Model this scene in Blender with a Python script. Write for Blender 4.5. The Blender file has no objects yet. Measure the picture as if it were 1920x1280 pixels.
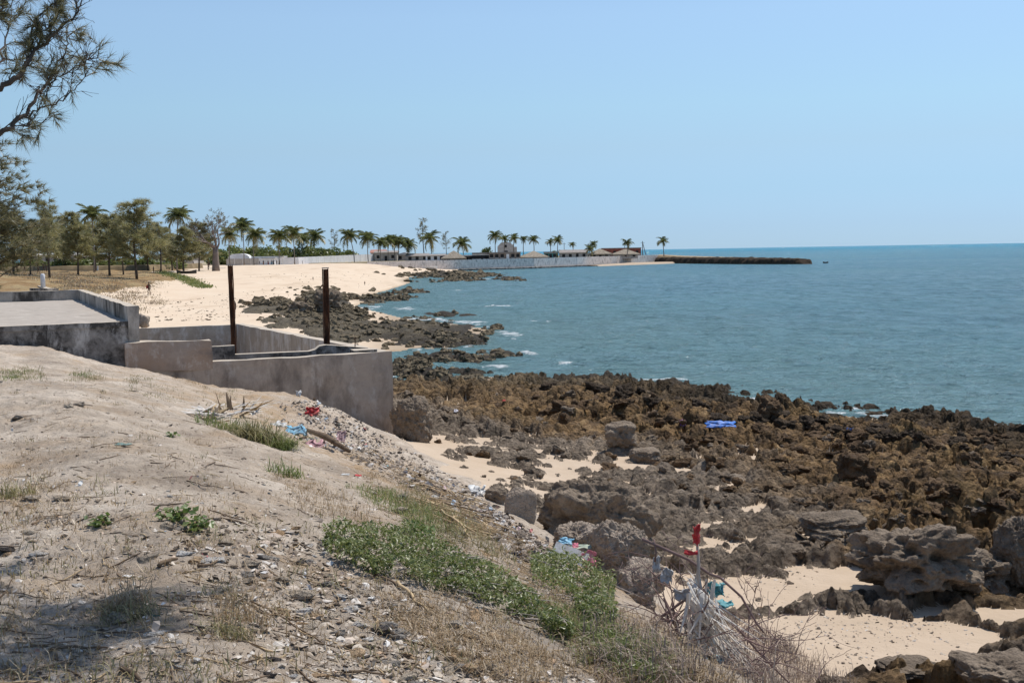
import bpy, bmesh, math, random
import numpy as np
from mathutils import Vector, Matrix, Euler, noise as mnoise

# ------------------------------------------------------------------ camera, sky, sun
scene = bpy.context.scene
EYE = 6.5                      # metres above the sea
FPX = 2100.0                   # focal length in pixels of a 1920 wide frame
PITCH, ROLL = math.radians(4.57), math.radians(-1.0)
CAMROT = Matrix.Rotation(math.radians(90) - PITCH, 3, 'X') @ Matrix.Rotation(ROLL, 3, 'Z')
cam_data = bpy.data.cameras.new('camera')
cam_data.sensor_width = 36.0
cam_data.lens = FPX / 1920.0 * 36.0
cam_data.clip_start, cam_data.clip_end = 0.1, 120000.0
cam = bpy.data.objects.new('camera', cam_data)
scene.collection.objects.link(cam)
cam.location = (0, 0, EYE)
cam.rotation_euler = CAMROT.to_euler()
scene.camera = cam

SUN_EL, SUN_AZ = math.radians(61), math.radians(44)      # azimuth clockwise from +Y
world = bpy.data.worlds.new('World'); scene.world = world; world.use_nodes = True
wn = world.node_tree
sky = wn.nodes.new('ShaderNodeTexSky'); sky.sky_type = 'NISHITA'; sky.sun_disc = False
sky.sun_elevation = SUN_EL; sky.sun_rotation = SUN_AZ
sky.altitude = 0; sky.air_density = 1.0; sky.dust_density = 0.0; sky.ozone_density = 1.0
bg = wn.nodes['Background']; bg.inputs['Strength'].default_value = 0.134
# humid sea air: the same soft blue tint towards the horizon all the way round
tcw = wn.nodes.new('ShaderNodeTexCoord'); sepw = wn.nodes.new('ShaderNodeSeparateXYZ'); wn.links.new(tcw.outputs['Generated'], sepw.inputs[0])
rw = wn.nodes.new('ShaderNodeValToRGB'); wn.links.new(sepw.outputs['Z'], rw.inputs['Fac'])
for i_, (p_, c_) in enumerate([(0, (.305,.50,.97)), (.02, (.345,.51,.91)), (.053, (.435,.575,.84)), (.09, (.58,.665,.80)), (.125, (.70,.785,.845)), (.2, (.92,.95,.96)), (.3, (1,1,1))]):
    el_ = rw.color_ramp.elements[i_] if i_ < 2 else rw.color_ramp.elements.new(p_)
    el_.position = p_; el_.color = (*c_, 1)
mw = wn.nodes.new('ShaderNodeMix'); mw.data_type = 'RGBA'; mw.blend_type = 'MULTIPLY'; mw.inputs[0].default_value = 1
wn.links.new(sky.outputs[0], mw.inputs[6]); wn.links.new(rw.outputs[0], mw.inputs[7]); wn.links.new(mw.outputs[2], bg.inputs['Color'])
sun_data = bpy.data.lights.new('sun', 'SUN'); sun_data.energy = 4.6
sun_data.angle = math.radians(0.53); sun_data.color = (1.0, 0.95, 0.87)
sun = bpy.data.objects.new('sun', sun_data); scene.collection.objects.link(sun)
SUND = Vector((math.sin(SUN_AZ) * math.cos(SUN_EL), math.cos(SUN_AZ) * math.cos(SUN_EL), math.sin(SUN_EL)))
sun.rotation_euler = (-SUND).to_track_quat('-Z', 'Y').to_euler()
scene.view_settings.view_transform = 'Standard'
scene.view_settings.look = 'None'
scene.view_settings.exposure = 0.0
scene.view_settings.gamma = 1.0
scene.cycles.max_bounces = 6
scene.cycles.transparent_max_bounces = 6
scene.cycles.sample_clamp_indirect = 6.0

R = random.Random(7)
NR = np.random.default_rng(11)
COL = scene.collection

# ------------------------------------------------------------------ helpers
def ray(px, py):
    d = CAMROT @ Vector(((px - 960) / FPX, -(py - 640) / FPX, -1))
    return d.x / d.y, d.z / d.y
def at(px, py, d):
    u, w = ray(px, py); return Vector((u * d, d, EYE + w * d))
def atz(px, py, z):
    u, w = ray(px, py); d = (z - EYE) / w; return Vector((u * d, d, z))

def tag(o, label=None, cat=None, group=None, kind=None):
    if label: o['label'] = label
    if cat: o['category'] = cat
    if group: o['group'] = group
    if kind: o['kind'] = kind
    return o
def link(name, data, mat=None, parent=None, loc=None):
    o = bpy.data.objects.new(name, data); COL.objects.link(o)
    if parent is not None: o.parent = parent
    if loc is not None: o.location = loc
    if mat is not None:
        for m in (mat if isinstance(mat, (list, tuple)) else [mat]): data.materials.append(m)
    return o
def empty(name, loc=(0, 0, 0), rz=0, label=None, cat=None, group=None):
    o = bpy.data.objects.new(name, None); COL.objects.link(o)
    o.location = loc; o.rotation_euler = (0, 0, rz); o.empty_display_size = 0.3
    return tag(o, label, cat, group)
def np_mesh(name, V, F, smooth=True, attrs=None, mi=None):
    V = np.ascontiguousarray(V, dtype=np.float32); F = np.ascontiguousarray(F, dtype=np.int32)
    n, k = F.shape
    me = bpy.data.meshes.new(name)
    me.vertices.add(len(V)); me.vertices.foreach_set('co', V.ravel())
    me.loops.add(n * k); me.loops.foreach_set('vertex_index', F.ravel())
    me.polygons.add(n); me.polygons.foreach_set('loop_start', np.arange(n, dtype=np.int32) * k)
    me.polygons.foreach_set('use_smooth', np.full(n, smooth, dtype=bool))
    if mi is not None: me.polygons.foreach_set('material_index', np.ascontiguousarray(mi, dtype=np.int32))
    for an, av in (attrs or {}).items():
        av = np.ascontiguousarray(av, dtype=np.float32)
        if av.ndim == 1:
            me.attributes.new(an, 'FLOAT', 'POINT').data.foreach_set('value', av)
        else:
            c = np.ones((len(av), 4), np.float32); c[:, :3] = av
            me.attributes.new(an, 'FLOAT_COLOR', 'POINT').data.foreach_set('color', c.ravel())
    me.update(calc_edges=True)
    return me
class MB:
    def __init__(s): s.v = []; s.f = []; s.m = []
    def add(s, vs, fs, m=0):
        o = len(s.v); s.v += [tuple(v) for v in vs]
        for f in fs: s.f.append(tuple(i + o for i in f)); s.m.append(m)
    def prism(s, base, z0, z1, m=0):
        n = len(base)
        a = sum(base[i][0] * base[(i + 1) % n][1] - base[(i + 1) % n][0] * base[i][1] for i in range(n))
        if a < 0: base = list(base)[::-1]
        zs0 = z0 if isinstance(z0, (list, tuple)) else [z0] * n
        zs1 = z1 if isinstance(z1, (list, tuple)) else [z1] * n
        vs = [(p[0], p[1], zs0[i]) for i, p in enumerate(base)] + [(p[0], p[1], zs1[i]) for i, p in enumerate(base)]
        fs = [tuple(range(n))[::-1], tuple(range(n, 2 * n))] + [(i, (i + 1) % n, n + (i + 1) % n, n + i) for i in range(n)]
        s.add(vs, fs, m); return s
    def box(s, x0, x1, y0, y1, z0, z1, m=0):
        return s.prism([(x0, y0), (x1, y0), (x1, y1), (x0, y1)], z0, z1, m)
    def tube(s, pts, rad, n=6, m=0, caps=True):
        pts = [Vector(p) for p in pts]; o = len(s.v); k = len(pts)
        if not isinstance(rad, (list, tuple)): rad = [rad] * k
        t0 = (pts[1] - pts[0]).normalized()
        a = t0.orthogonal().normalized()
        for i, p in enumerate(pts):
            t = (pts[min(i + 1, k - 1)] - pts[max(i - 1, 0)])
            t = t.normalized() if t.length > 1e-9 else t0
            a = (a - t * a.dot(t)); a = a.normalized() if a.length > 1e-6 else t.orthogonal().normalized()
            b = t.cross(a)
            for j in range(n):
                g = 2 * math.pi * j / n
                s.v.append(tuple(p + (a * math.cos(g) + b * math.sin(g)) * rad[i]))
        for i in range(k - 1):
            for j in range(n):
                s.f.append((o + i * n + j, o + i * n + (j + 1) % n, o + (i + 1) * n + (j + 1) % n, o + (i + 1) * n + j)); s.m.append(m)
        if caps:
            s.f.append(tuple(o + j for j in range(n))[::-1]); s.m.append(m)
            s.f.append(tuple(o + (k - 1) * n + j for j in range(n))); s.m.append(m)
        return s
    def mesh(s, name, smooth=False):
        me = bpy.data.meshes.new(name); me.from_pydata(s.v, [], s.f)
        me.polygons.foreach_set('material_index', s.m)
        if smooth: me.polygons.foreach_set('use_smooth', [True] * len(s.f))
        me.update(); return me
    def build(s, name, mat, parent=None, smooth=False, loc=None):
        return link(name, s.mesh(name, smooth), mat, parent, loc)
def copy_tree(o, parent=None):
    c = o.copy(); COL.objects.link(c); c.parent = parent
    for ch in list(o.children): copy_tree(ch, c)
    return c
def replicate(bv, bf, M, T):
    """many copies of one small shape: M (n,3,3), T (n,3)"""
    bv = np.asarray(bv, float); bf = np.asarray(bf, int); n = len(T)
    V = np.einsum('nij,kj->nki', M, bv) + T[:, None, :]
    F = (bf[None] + (np.arange(n) * len(bv))[:, None, None]).reshape(-1, bf.shape[1])
    return V.reshape(-1, 3), F
def rotm(ax, ay, az):
    cx, sx, cy, sy, cz, sz = np.cos(ax), np.sin(ax), np.cos(ay), np.sin(ay), np.cos(az), np.sin(az)
    o, z = np.ones_like(cx), np.zeros_like(cx)
    X = np.stack([o, z, z, z, cx, -sx, z, sx, cx], -1).reshape(-1, 3, 3)
    Y = np.stack([cy, z, sy, z, o, z, -sy, z, cy], -1).reshape(-1, 3, 3)
    Z = np.stack([cz, -sz, z, sz, cz, z, z, z, o], -1).reshape(-1, 3, 3)
    return Z @ Y @ X

# ------------------------------------------------------------------ numpy noise
def _h(ix, iy, s):
    h = (ix.astype(np.int64) * 374761393 + iy.astype(np.int64) * 668265263 + s * 974634777) & 0xffffffff
    h = ((h ^ (h >> 13)) * 1274126177) & 0xffffffff
    h = h ^ (h >> 16)
    return h
def _hf(ix, iy, s): return _h(ix, iy, s).astype(np.float64) / 4294967295.0
def pn(x, y, s=0):
    """gradient noise, about -0.7..0.7 scaled to -1..1"""
    x0, y0 = np.floor(x), np.floor(y); fx, fy = x - x0, y - y0
    ux, uy = fx * fx * fx * (fx * (fx * 6 - 15) + 10), fy * fy * fy * (fy * (fy * 6 - 15) + 10)
    def g(i, j):
        a = _hf(x0 + i, y0 + j, s) * 2 * np.pi
        return np.cos(a) * (fx - i) + np.sin(a) * (fy - j)
    a = g(0, 0) * (1 - ux) + g(1, 0) * ux; b = g(0, 1) * (1 - ux) + g(1, 1) * ux
    return (a * (1 - uy) + b * uy) * 1.45
def fbm(x, y, o=4, s=0, gain=.5):
    r = 0; a = 1.; t = 0
    for i in range(o):
        r = r + a * pn(x * 2 ** i, y * 2 ** i, s + i * 17); t += a; a *= gain
    return r / t
def worley(x, y, s=0):
    x0, y0 = np.floor(x), np.floor(y)
    f1 = np.full(np.shape(x), 9.); f2 = f1.copy()
    for i in (-1, 0, 1):
        for j in (-1, 0, 1):
            cx, cy = x0 + i, y0 + j
            d = np.hypot(cx + _hf(cx, cy, s) - x, cy + _hf(cx, cy, s + 5) - y)
            f2 = np.minimum(f2, np.maximum(f1, d)); f1 = np.minimum(f1, d)
    return f1, f2
def sst(a, b, x):
    t = np.clip((x - a) / (b - a), 0, 1); return t * t * (3 - 2 * t)
def inpoly(px, py, poly):
    r = np.zeros(np.shape(px), bool); n = len(poly)
    for i in range(n):
        (x0, y0), (x1, y1) = poly[i], poly[(i + 1) % n]
        c = ((y0 > py) != (y1 > py))
        with np.errstate(divide='ignore', invalid='ignore'):
            r ^= c & (px < (x1 - x0) * (py - y0) / ((y1 - y0) if y1 != y0 else 1e-9) + x0)
    return r
def sdist(px, py, poly):
    """signed distance, positive inside"""
    d = np.full(np.shape(px), 1e9); n = len(poly)
    for i in range(n):
        (x0, y0), (x1, y1) = poly[i], poly[(i + 1) % n]
        ex, ey = x1 - x0, y1 - y0; L = ex * ex + ey * ey + 1e-12
        t = np.clip(((px - x0) * ex + (py - y0) * ey) / L, 0, 1)
        d = np.minimum(d, np.hypot(px - x0 - t * ex, py - y0 - t * ey))
    return np.where(inpoly(px, py, poly), d, -d)

# ------------------------------------------------------------------ material helpers
def mat_new(name):
    m = bpy.data.materials.new(name); m.use_nodes = True
    nt = m.node_tree; b = nt.nodes['Principled BSDF']
    return m, nt, b
class N:
    """small node-writing helper"""
    def __init__(s, nt, b): s.nt = nt; s.b = b; s.geo = None
    def pos(s, scale=(1, 1, 1), obj=False):
        if obj: src = s.nt.nodes.new('ShaderNodeTexCoord').outputs['Object']
        else: src = s.nt.nodes.new('ShaderNodeNewGeometry').outputs['Position']
        mp = s.nt.nodes.new('ShaderNodeMapping'); mp.inputs['Scale'].default_value = scale
        s.nt.links.new(src, mp.inputs['Vector']); return mp.outputs[0]
    def noise(s, v, scale, detail=4, rough=.55, dist=0):
        n = s.nt.nodes.new('ShaderNodeTexNoise'); n.inputs['Scale'].default_value = scale
        n.inputs['Detail'].default_value = detail; n.inputs['Roughness'].default_value = rough
        n.inputs['Distortion'].default_value = dist
        s.nt.links.new(v, n.inputs['Vector']); return n.outputs['Fac']
    def vor(s, v, scale, feat='F1', out='Distance'):
        n = s.nt.nodes.new('ShaderNodeTexVoronoi'); n.feature = feat; n.inputs['Scale'].default_value = scale
        s.nt.links.new(v, n.inputs['Vector']); return n.outputs[out]
    def ramp(s, fac, stops, interp='LINEAR'):
        n = s.nt.nodes.new('ShaderNodeValToRGB'); e = n.color_ramp.elements; n.color_ramp.interpolation = interp
        while len(e) > 1: e.remove(e[-1])
        for i, (p, c) in enumerate(stops):
            if not isinstance(c, (tuple, list)): c = (c, c, c)
            el = e[0] if i == 0 else e.new(p)
            el.position = p; el.color = (*c[:3], 1)
        s.nt.links.new(fac, n.inputs['Fac']); return n.outputs['Color']
    def mix(s, f, a, b, mode='MIX'):
        n = s.nt.nodes.new('ShaderNodeMix'); n.data_type = 'RGBA'; n.blend_type = mode
        for sock, val in ((n.inputs[0], f), (n.inputs[6], a), (n.inputs[7], b)):
            if hasattr(val, 'is_linked'): s.nt.links.new(val, sock)
            elif isinstance(val, (tuple, list)): sock.default_value = (*val[:3], 1)
            else: sock.default_value = val
        return n.outputs[2]
    def math(s, op, a, b=0.0):
        n = s.nt.nodes.new('ShaderNodeMath'); n.operation = op
        for sock, val in ((n.inputs[0], a), (n.inputs[1], b)):
            if hasattr(val, 'is_linked'): s.nt.links.new(val, sock)
            else: sock.default_value = val
        return n.outputs[0]
    def attr(s, name, out='Fac'):
        n = s.nt.nodes.new('ShaderNodeAttribute'); n.attribute_name = name; return n.outputs[out]
    def rnd(s): return s.nt.nodes.new('ShaderNodeObjectInfo').outputs['Random']
    def bump(s, h, strength=.5, dist=.02, prev=None):
        n = s.nt.nodes.new('ShaderNodeBump'); n.inputs['Strength'].default_value = strength
        n.inputs['Distance'].default_value = dist
        s.nt.links.new(h, n.inputs['Height'])
        if prev is not None: s.nt.links.new(prev, n.inputs['Normal'])
        return n.outputs[0]
    def out(s, col=None, normal=None, rough=None, spec=None):
        for k, v in (('Base Color', col), ('Normal', normal), ('Roughness', rough), ('Specular IOR Level', spec)):
            if v is None: continue
            if hasattr(v, 'is_linked'): s.nt.links.new(v, s.b.inputs[k])
            elif isinstance(v, (tuple, list)): s.b.inputs[k].default_value = (*v[:3], 1)
            else: s.b.inputs[k].default_value = v
def simple(name, col, rough=.7, var=.25, scale=4., spec=.3, obj=True, bump=0, bscale=30., metallic=0, rndvar=0.):
    m, nt, b = mat_new(name); n = N(nt, b); p = n.pos(obj=obj)
    c2 = tuple(max(0, c * (1 - var)) for c in col); c3 = tuple(min(1, c * (1 + var)) for c in col)
    c = n.ramp(n.noise(p, scale, 5), [(.3, c2), (.7, c3)])
    if rndvar:
        c = n.mix(1.0, c, n.ramp(n.rnd(), [(0, 1 - rndvar), (1, 1 + rndvar)]), 'MULTIPLY')
    nm = n.bump(n.noise(p, bscale, 5), bump, .02) if bump else None
    n.out(c, nm, rough, spec); b.inputs['Metallic'].default_value = metallic
    return m
def leafmat(name, c1, c2, c3, trans=.35, attr=True, scale=.6):
    m, nt, b = mat_new(name); n = N(nt, b)
    if attr: f = n.attr('rnd')
    else: f = n.noise(n.pos(), scale, 3)
    c = n.ramp(f, [(0, c1), (.5, c2), (1, c3)])
    d = nt.nodes.new('ShaderNodeBsdfDiffuse'); t = nt.nodes.new('ShaderNodeBsdfTranslucent')
    g = nt.nodes.new('ShaderNodeBsdfGlossy'); g.inputs['Roughness'].default_value = .45
    mx = nt.nodes.new('ShaderNodeMixShader'); mx.inputs[0].default_value = trans
    m2 = nt.nodes.new('ShaderNodeMixShader'); m2.inputs[0].default_value = .06
    nt.links.new(c, d.inputs[0]); nt.links.new(c, t.inputs[0])
    nt.links.new(d.outputs[0], mx.inputs[1]); nt.links.new(t.outputs[0], mx.inputs[2])
    nt.links.new(mx.outputs[0], m2.inputs[1]); nt.links.new(g.outputs[0], m2.inputs[2])
    nt.links.new(m2.outputs[0], nt.nodes['Material Output'].inputs['Surface'])
    nt.nodes.remove(b); return m
# ------------------------------------------------------------------ terrain: control points
# (pixel x, pixel y, distance) on the near bluff
CP = []
for px, py, d in [(-400,1280,4.2),(0,1280,4.3),(400,1280,4.4),(800,1280,4.8),(1150,1280,5.4),(1400,1290,6.0),
    (-600,1900,2.2),(400,1900,2.2),(1000,1900,2.3),(1500,1800,2.7),(1650,1480,4.6),
    (-300,1100,5.6),(0,1100,5.7),(400,1100,5.8),(700,1100,6.4),(950,1100,7.5),(1150,1100,9.6),(1300,1230,7.5),
    (0,950,7.6),(350,950,7.8),(650,950,9.3),(830,960,11.6),(1010,1010,13),(930,960,16),(850,905,20),(800,870,24),
    (0,850,10.2),(300,850,10.6),(520,850,13),(650,860,16.5),(740,862,22),(-300,850,10.2),
    (0,750,14.8),(250,750,16),(430,770,19.5),(530,762,25),(590,752,27),(650,782,28),(700,812,29.5),
    (-300,700,19),(0,690,20.5),(150,680,24),(240,693,28.6),(330,715,29),(420,738,29),(500,745,28.8),
    (0,645,27.6),(-200,640,28),(-500,640,28)]:
    p = at(px, py, d); CP.append((p.x, p.y, p.z))
# hidden foot of the bluff, and ground under the concrete works
CP += [(-3.3,32.2,1.25),(-1.6,28,1.45),(-.2,25,1.5),(.9,21.5,1.5),(1.8,18,1.5),(3.0,15.2,1.4),(3.9,13,1.4),(4.3,11,1.4),
       (4.6,9,1.4),(4.8,7,1.5),(4.9,4,1.6),(3.4,2,2.2),(-9,35,1.6),(-14,38,2.8),(-18,38,3.4),(-25,44,3.7),(-15,52,1.9),(-22,60,2.6),(-34,60,3.6),(-10,48,1.5)]
for px, py, z in [(-300,560,3.5),(0,548,3.4),(100,548,3.2),(160,545,3.0),(200,520,3.3),(240,528,3.1),(255,545,2.3),(0,510,3.7),(150,508,3.7),(300,510,3.2),(400,507,3.1),
    (265,560,1.7),(225,572,1.6),(330,535,2.1),(280,554,1.65),(400,540,1.9),(400,580,1.25),(300,610,1.3),(500,560,1.2),(550,530,1.75),
    (600,512,2.3),(640,503,2.7),(500,504,2.95),(650,562,.35),(700,547,.3),(740,525,.35),(560,590,.95),(620,602,.6),(640,640,.5),(700,620,.3),(500,605,1.0),
    (700,505,2.0),(760,511,.8),(800,512,.4),(850,508,.35),(620,580,.7),
    (740,770,.85),(740,728,.2),(850,800,1.05),(850,740,.4),(1000,800,.85),(1000,730,.15),(1000,900,1.3),(1200,750,.35),(1200,850,.95),
    (1200,950,1.25),(1300,1050,1.35),(1500,810,.35),(1500,900,.9),(1500,1000,1.2),(1500,1150,1.38),(1700,1200,1.33),(1900,1250,1.3),
    (1900,900,.5),(1900,1000,.9),(1900,838,.02),(2100,1000,.8),(2200,1300,1.2),(1700,806,.05),(1700,950,.9),(2400,1100,.5),(2600,1500,1.2),
    (1800,760,-.8),(1400,690,-.8),(1000,640,-.8),(900,560,-.8),(1100,520,-.8),(-600,500,4.0),(0,499,4.0),(400,497,3.5),(600,496,3.3),(700,496,3.3)]:
    p = atz(px, py, z); CP.append((p.x, p.y, p.z))
CP = np.array(CP)
def _uv(x, y): return x / y * 1.6, np.log(y)
def _k(r2): return np.where(r2 > 1e-12, r2 * np.log(np.maximum(r2, 1e-12)), 0) * .5
cu, cv = _uv(CP[:, 0], CP[:, 1]); n = len(CP)
A = np.zeros((n + 3, n + 3))
A[:n, :n] = _k((cu[:, None] - cu) ** 2 + (cv[:, None] - cv) ** 2) + np.eye(n) * 2e-4
A[:n, n:] = np.stack([np.ones(n), cu, cv], 1); A[n:, :n] = A[:n, n:].T
TW = np.linalg.solve(A, np.concatenate([CP[:, 2], [0, 0, 0]]))
def tps(x, y):
    u, v = _uv(x, y); r = TW[-3] + TW[-2] * u + TW[-1] * v
    for i in range(n): r = r + TW[i] * _k((u - cu[i]) ** 2 + (v - cv[i]) ** 2)
    return r
# the coast at sea level, traced as points on the ground
COAST_PX = [(2700,1100),(2300,930),(1920,842),(1780,805),(1620,786),(1480,775),(1400,785),(1370,770),(1330,748),(1230,723),(1100,717),(1000,713),(900,707),
    (840,716),(770,724),(735,722),(700,700),(690,668),(760,657),(860,652),(915,640),(925,622),(870,606),(760,598),(700,588),(655,578),(680,568),(735,560),(700,552),
    (735,541),(770,530),(765,520),(830,512),(870,506),(905,503.5),(905,497),(400,495),(-900,520)]
COAST = [tuple(atz(px, py, 0)[:2]) for px, py in COAST_PX] + [(-400, 40), (-40, 1), (60, 1), (70, 30)]
def P0(x, y, z=.5):
    """ground point -> photograph-like coordinates on a level plane (a plain projective chart of the ground)"""
    Mi = CAMROT.transposed()
    dz = z - EYE
    c = [Mi[i][0] * x + Mi[i][1] * y + Mi[i][2] * dz for i in range(3)]
    return 960 + FPX * c[0] / -c[2], 640 - FPX * c[1] / -c[2]
def blobs(qx, qy, L):
    r = np.zeros(np.shape(qx))
    for cx, cy, rx, ry in L: r = np.maximum(r, np.exp(-(((qx - cx) / rx) ** 2 + ((qy - cy) / ry) ** 2) * 1.2))
    return r
SANDB = [(800,842,45,15),(865,880,60,18),(700,845,60,25),(1610,1085,85,26),(1570,1175,100,18),(1670,1220,190,38),(1760,1250,70,22),(1420,960,24,7),(1350,985,44,9),
         (1190,874,45,7),(1410,858,24,10),(1450,1110,40,9),(1890,1160,60,16),(1740,1150,40,10),(1500,1250,130,45),(1330,1110,60,16),(1250,1150,60,40),(1430,1200,80,30),(1300,1030,30,6),(1480,1070,36,7)]
ROCKB = [(610,560,50,14),(520,580,70,10),(570,605,90,14),(640,620,80,25),(760,620,150,18),(830,640,110,16),(850,672,110,14),(930,668,50,12),(760,690,50,14),(790,676,60,10),
         (770,548,50,5),(730,560,60,7),(860,516,110,6),(960,523,40,2.5),(860,525,70,3),(640,590,60,14),(930,615,25,7),(830,590,70,4),(560,585,60,8),(800,706,60,10),(880,700,60,8),(850,514,80,7)]
def reef_noise(x, y):
    wx = x + .45 * pn(x * .55, y * .55, 3) + .16 * pn(x * 2.1, y * 2.1, 4)
    wy = y + .45 * pn(x * .55 + 9, y * .55, 5) + .16 * pn(x * 2.1, y * 2.1 + 7, 6)
    f1, f2 = worley(wx / 1.25, wy / 1.6, 21); l1 = np.sqrt(np.clip((f2 - f1) * 1.5, 0, 1))
    g1, g2 = worley(wx / .45, wy / .55, 22); l2 = np.sqrt(np.clip((g2 - g1) * 1.6, 0, 1))
    k1, _ = worley(wx / .34, wy / .4, 23)
    big = fbm(x / 4.5, y / 5.5, 3, 31)
    rid = 1 - np.abs(pn(wx / .8, wy / .8, 33)) * 2
    fine = fbm(x / .16, y / .16, 3, 35)
    pits = np.clip(1 - k1 / .42, 0, 1) ** .7
    h1, _ = worley(wx / .95 + 31, wy / 1.15, 24); h2, _ = worley(wx / .5 + 11, wy / .6, 25)
    hole = (1 - sst(.24, .38, h1 + .12 * fine)) * sst(-.35, -.1, pn(x / 1.7, y / 1.7, 26)) + .45 * (1 - sst(.18, .34, h2 + .1 * fine))
    led = fbm(x / 2.6, y / 1.1, 4, 27); led = (np.floor(led * 6) + sst(.0, .28, led * 6 - np.floor(led * 6))) / 6
    return big, l1, l2, rid, fine, pits, hole, led
def far_lumps(x, y):
    f1, f2 = worley(x / 3.2, y / 9., 41); return np.sqrt(np.clip((f2 - f1) * 1.3, 0, 1)), fbm(x / 2.2, y / 6., 3, 42)
def coarse(fn_, k=5):
    """a smooth function of the ground, worked out on every k-th grid line and filled in between"""
    ri = np.unique(np.append(np.arange(0, len(vs), k), len(vs) - 1)); ci = np.unique(np.append(np.arange(0, len(us), k), len(us) - 1))
    a, c_ = np.meshgrid(us[ci], vs[ri]); yy = np.exp(c_); z = fn_((a * yy).ravel(), yy.ravel()).reshape(a.shape)
    full = np.arange(len(us)); t = np.stack([np.interp(full, ci, r_) for r_ in z])
    rows = np.arange(len(vs)); j = np.clip(np.searchsorted(ri, rows, 'right') - 1, 0, len(ri) - 2); f = ((rows - ri[j]) / (ri[j + 1] - ri[j]))[:, None]
    return t[j] * (1 - f) + t[j + 1] * f
def terrain(x, y):
    shp = x.shape; x, y = x.ravel(), y.ravel()
    b = coarse(tps).ravel()
    sd = coarse(lambda a, c_: sdist(a, c_, COAST), 2).ravel()
    qx, qy = P0(x, y, np.clip(b, 0, 2.))
    bluff = sst(.12, .4, (b - 1.58) + .16 * pn(x * .9, y * .9, 51)) * (y < 40) * (x < 6)
    bank = sst(2.45, 2.75, b + .3 * fbm(x / 6, y / 12, 3, 77)) * (y >= 40) * (x < -8 - .02 * y) * (y < 420) * (qx < 330 + 60 * pn(y / 40, x / 20, 8))
    # sand surface
    inl = sst(-2.5, 3.5, sd)
    s = np.where(sd > 0, np.maximum(b, .06 + .015 * np.minimum(sd, 15)), np.minimum(b, -.12 - .06 * np.minimum(-sd, 20)))
    s = np.where(bluff + bank > .02, b, s)
    s = s + .018 * fbm(x / .7, y / .7, 3, 61) * (y < 60) + .05 * fbm(x / 5, y / 5, 2, 62) * (sd > 2)
    # rock
    big, l1, l2, rid, fine, pits, hole, led = reef_noise(x, y)
    fl, ff = far_lumps(x, y)
    near = 1 - sst(50, 75, y)
    sea = (1 - sst(6, 17, sd)) * sst(-14, -1.5, sd)           # seaward, jagged band
    onr = near * (1 - bluff) * (y < 80) * sst(-8, -1.5, sd)
    sandb = blobs(qx + 26 * pn(x / .8, y / .8, 12) + 9 * pn(x / .25, y / .25, 13), qy + 9 * pn(x / .9, y / .9, 14), SANDB)
    strata = fbm(x / 1.9, y / .75, 4, 71); stp = np.floor((strata + .25 * big) * 7 + .5) / 7
    flat = .26 * stp + .10 * strata + .08 * l1 + .15 * l2 + .06 * fine + .10 * big - .09 * pits - .10 * hole + .26 * led - .12
    jag = .55 * big + .40 * l1 + .30 * l2 + .22 * rid + .08 * fine - .16 * pits - .72 * hole + .58 * led + .16
    rk = flat * (1 - sea) + jag * sea * (.62 + .6 * fbm(x / 3.5, y / 4.5, 2, 28)) * .95 - .10 * sea * sst(8, 0, sd) + .02
    rk = rk - 1.0 * sandb - .10 * sst(12, 22, sd) * (y < 16)
    rk = np.where(onr > .01, rk * onr - (1 - onr) * .6, -.6)
    rb = blobs(qx + 14 * pn(x / 2.2, y / 6, 15) + 5 * pn(x / .7, y / 2, 17), qy + 3.5 * pn(x / 3, y / 8, 16), ROCKB) + .16 * fbm(x / 1.8, y / 5, 3, 18) * (y > 34)
    far = (1.15 * rb - .42) * (.5 + .6 * np.minimum(sst(30, 130, y), 1)) * .5 + (.45 * l1 * (1 - sst(60, 120, y)) + .18 * l2 * (1 - sst(50, 80, y)) + .5 * fl * sst(60, 140, y) * .7) * sst(.15, .6, rb) + .3 * (ff * sst(50, 110, y) + .5 * big) * sst(.1, .5, rb) - .12
    rkf = np.where((y > 36) & (rb > .08) & (bluff < .1), far, -.6)
    pk = np.exp(-(((qx - 612) / 26) ** 2 + ((qy - 573) / 9) ** 2)) * (y > 60)
    rkf = rkf + pk * 1.9 * (rb > .08)
    rk = np.maximum(rk, rkf)
    lvl = np.where(sd > 0, s, np.maximum(s, -.18))
    rz = lvl + rk
    rockm = np.where((rk > .012) & (bluff < .5) & (bank < .5), 1., 0.)
    z = np.where(rockm > .5, np.maximum(rz, s), s)
    # bluff relief
    run = pn(x * .8 + y * .5, y * .12 - x * .1, 81)
    rel = .10 * fbm(x / 1.3, y / 1.3, 4, 82) + .035 * fbm(x / .5, y / .5, 3, 86) + .085 * run * sst(.4, 1, bluff) + .034 * fbm(x / .26, y / .26, 4, 83) + .012 * fbm(x / .07, y / .07, 2, 84) * (y < 14)
    lip = np.clip(1 - np.abs(b - 2.6) / 1.6, 0, 1)
    f1, f2 = worley(x / .55 + .3 * pn(x, y, 2), y / .8, 85)
    rel = rel + .10 * lip * (np.sqrt(np.clip(f2 - f1, 0, 1)) - .4)
    z = z + rel * np.clip(bluff, 0, 1)
    z = z + bank * (.35 * fbm(x / 5, y / 9, 3, 91))
    cls = np.where(bank > .5, 3, 0) * 1
    cls = np.where(bluff + bank > .5, cls, np.where(rockm > .5, 2, 1))
    return z.reshape(shp), cls.reshape(shp), sd.reshape(shp), sea.reshape(shp), b.reshape(shp)

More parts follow.
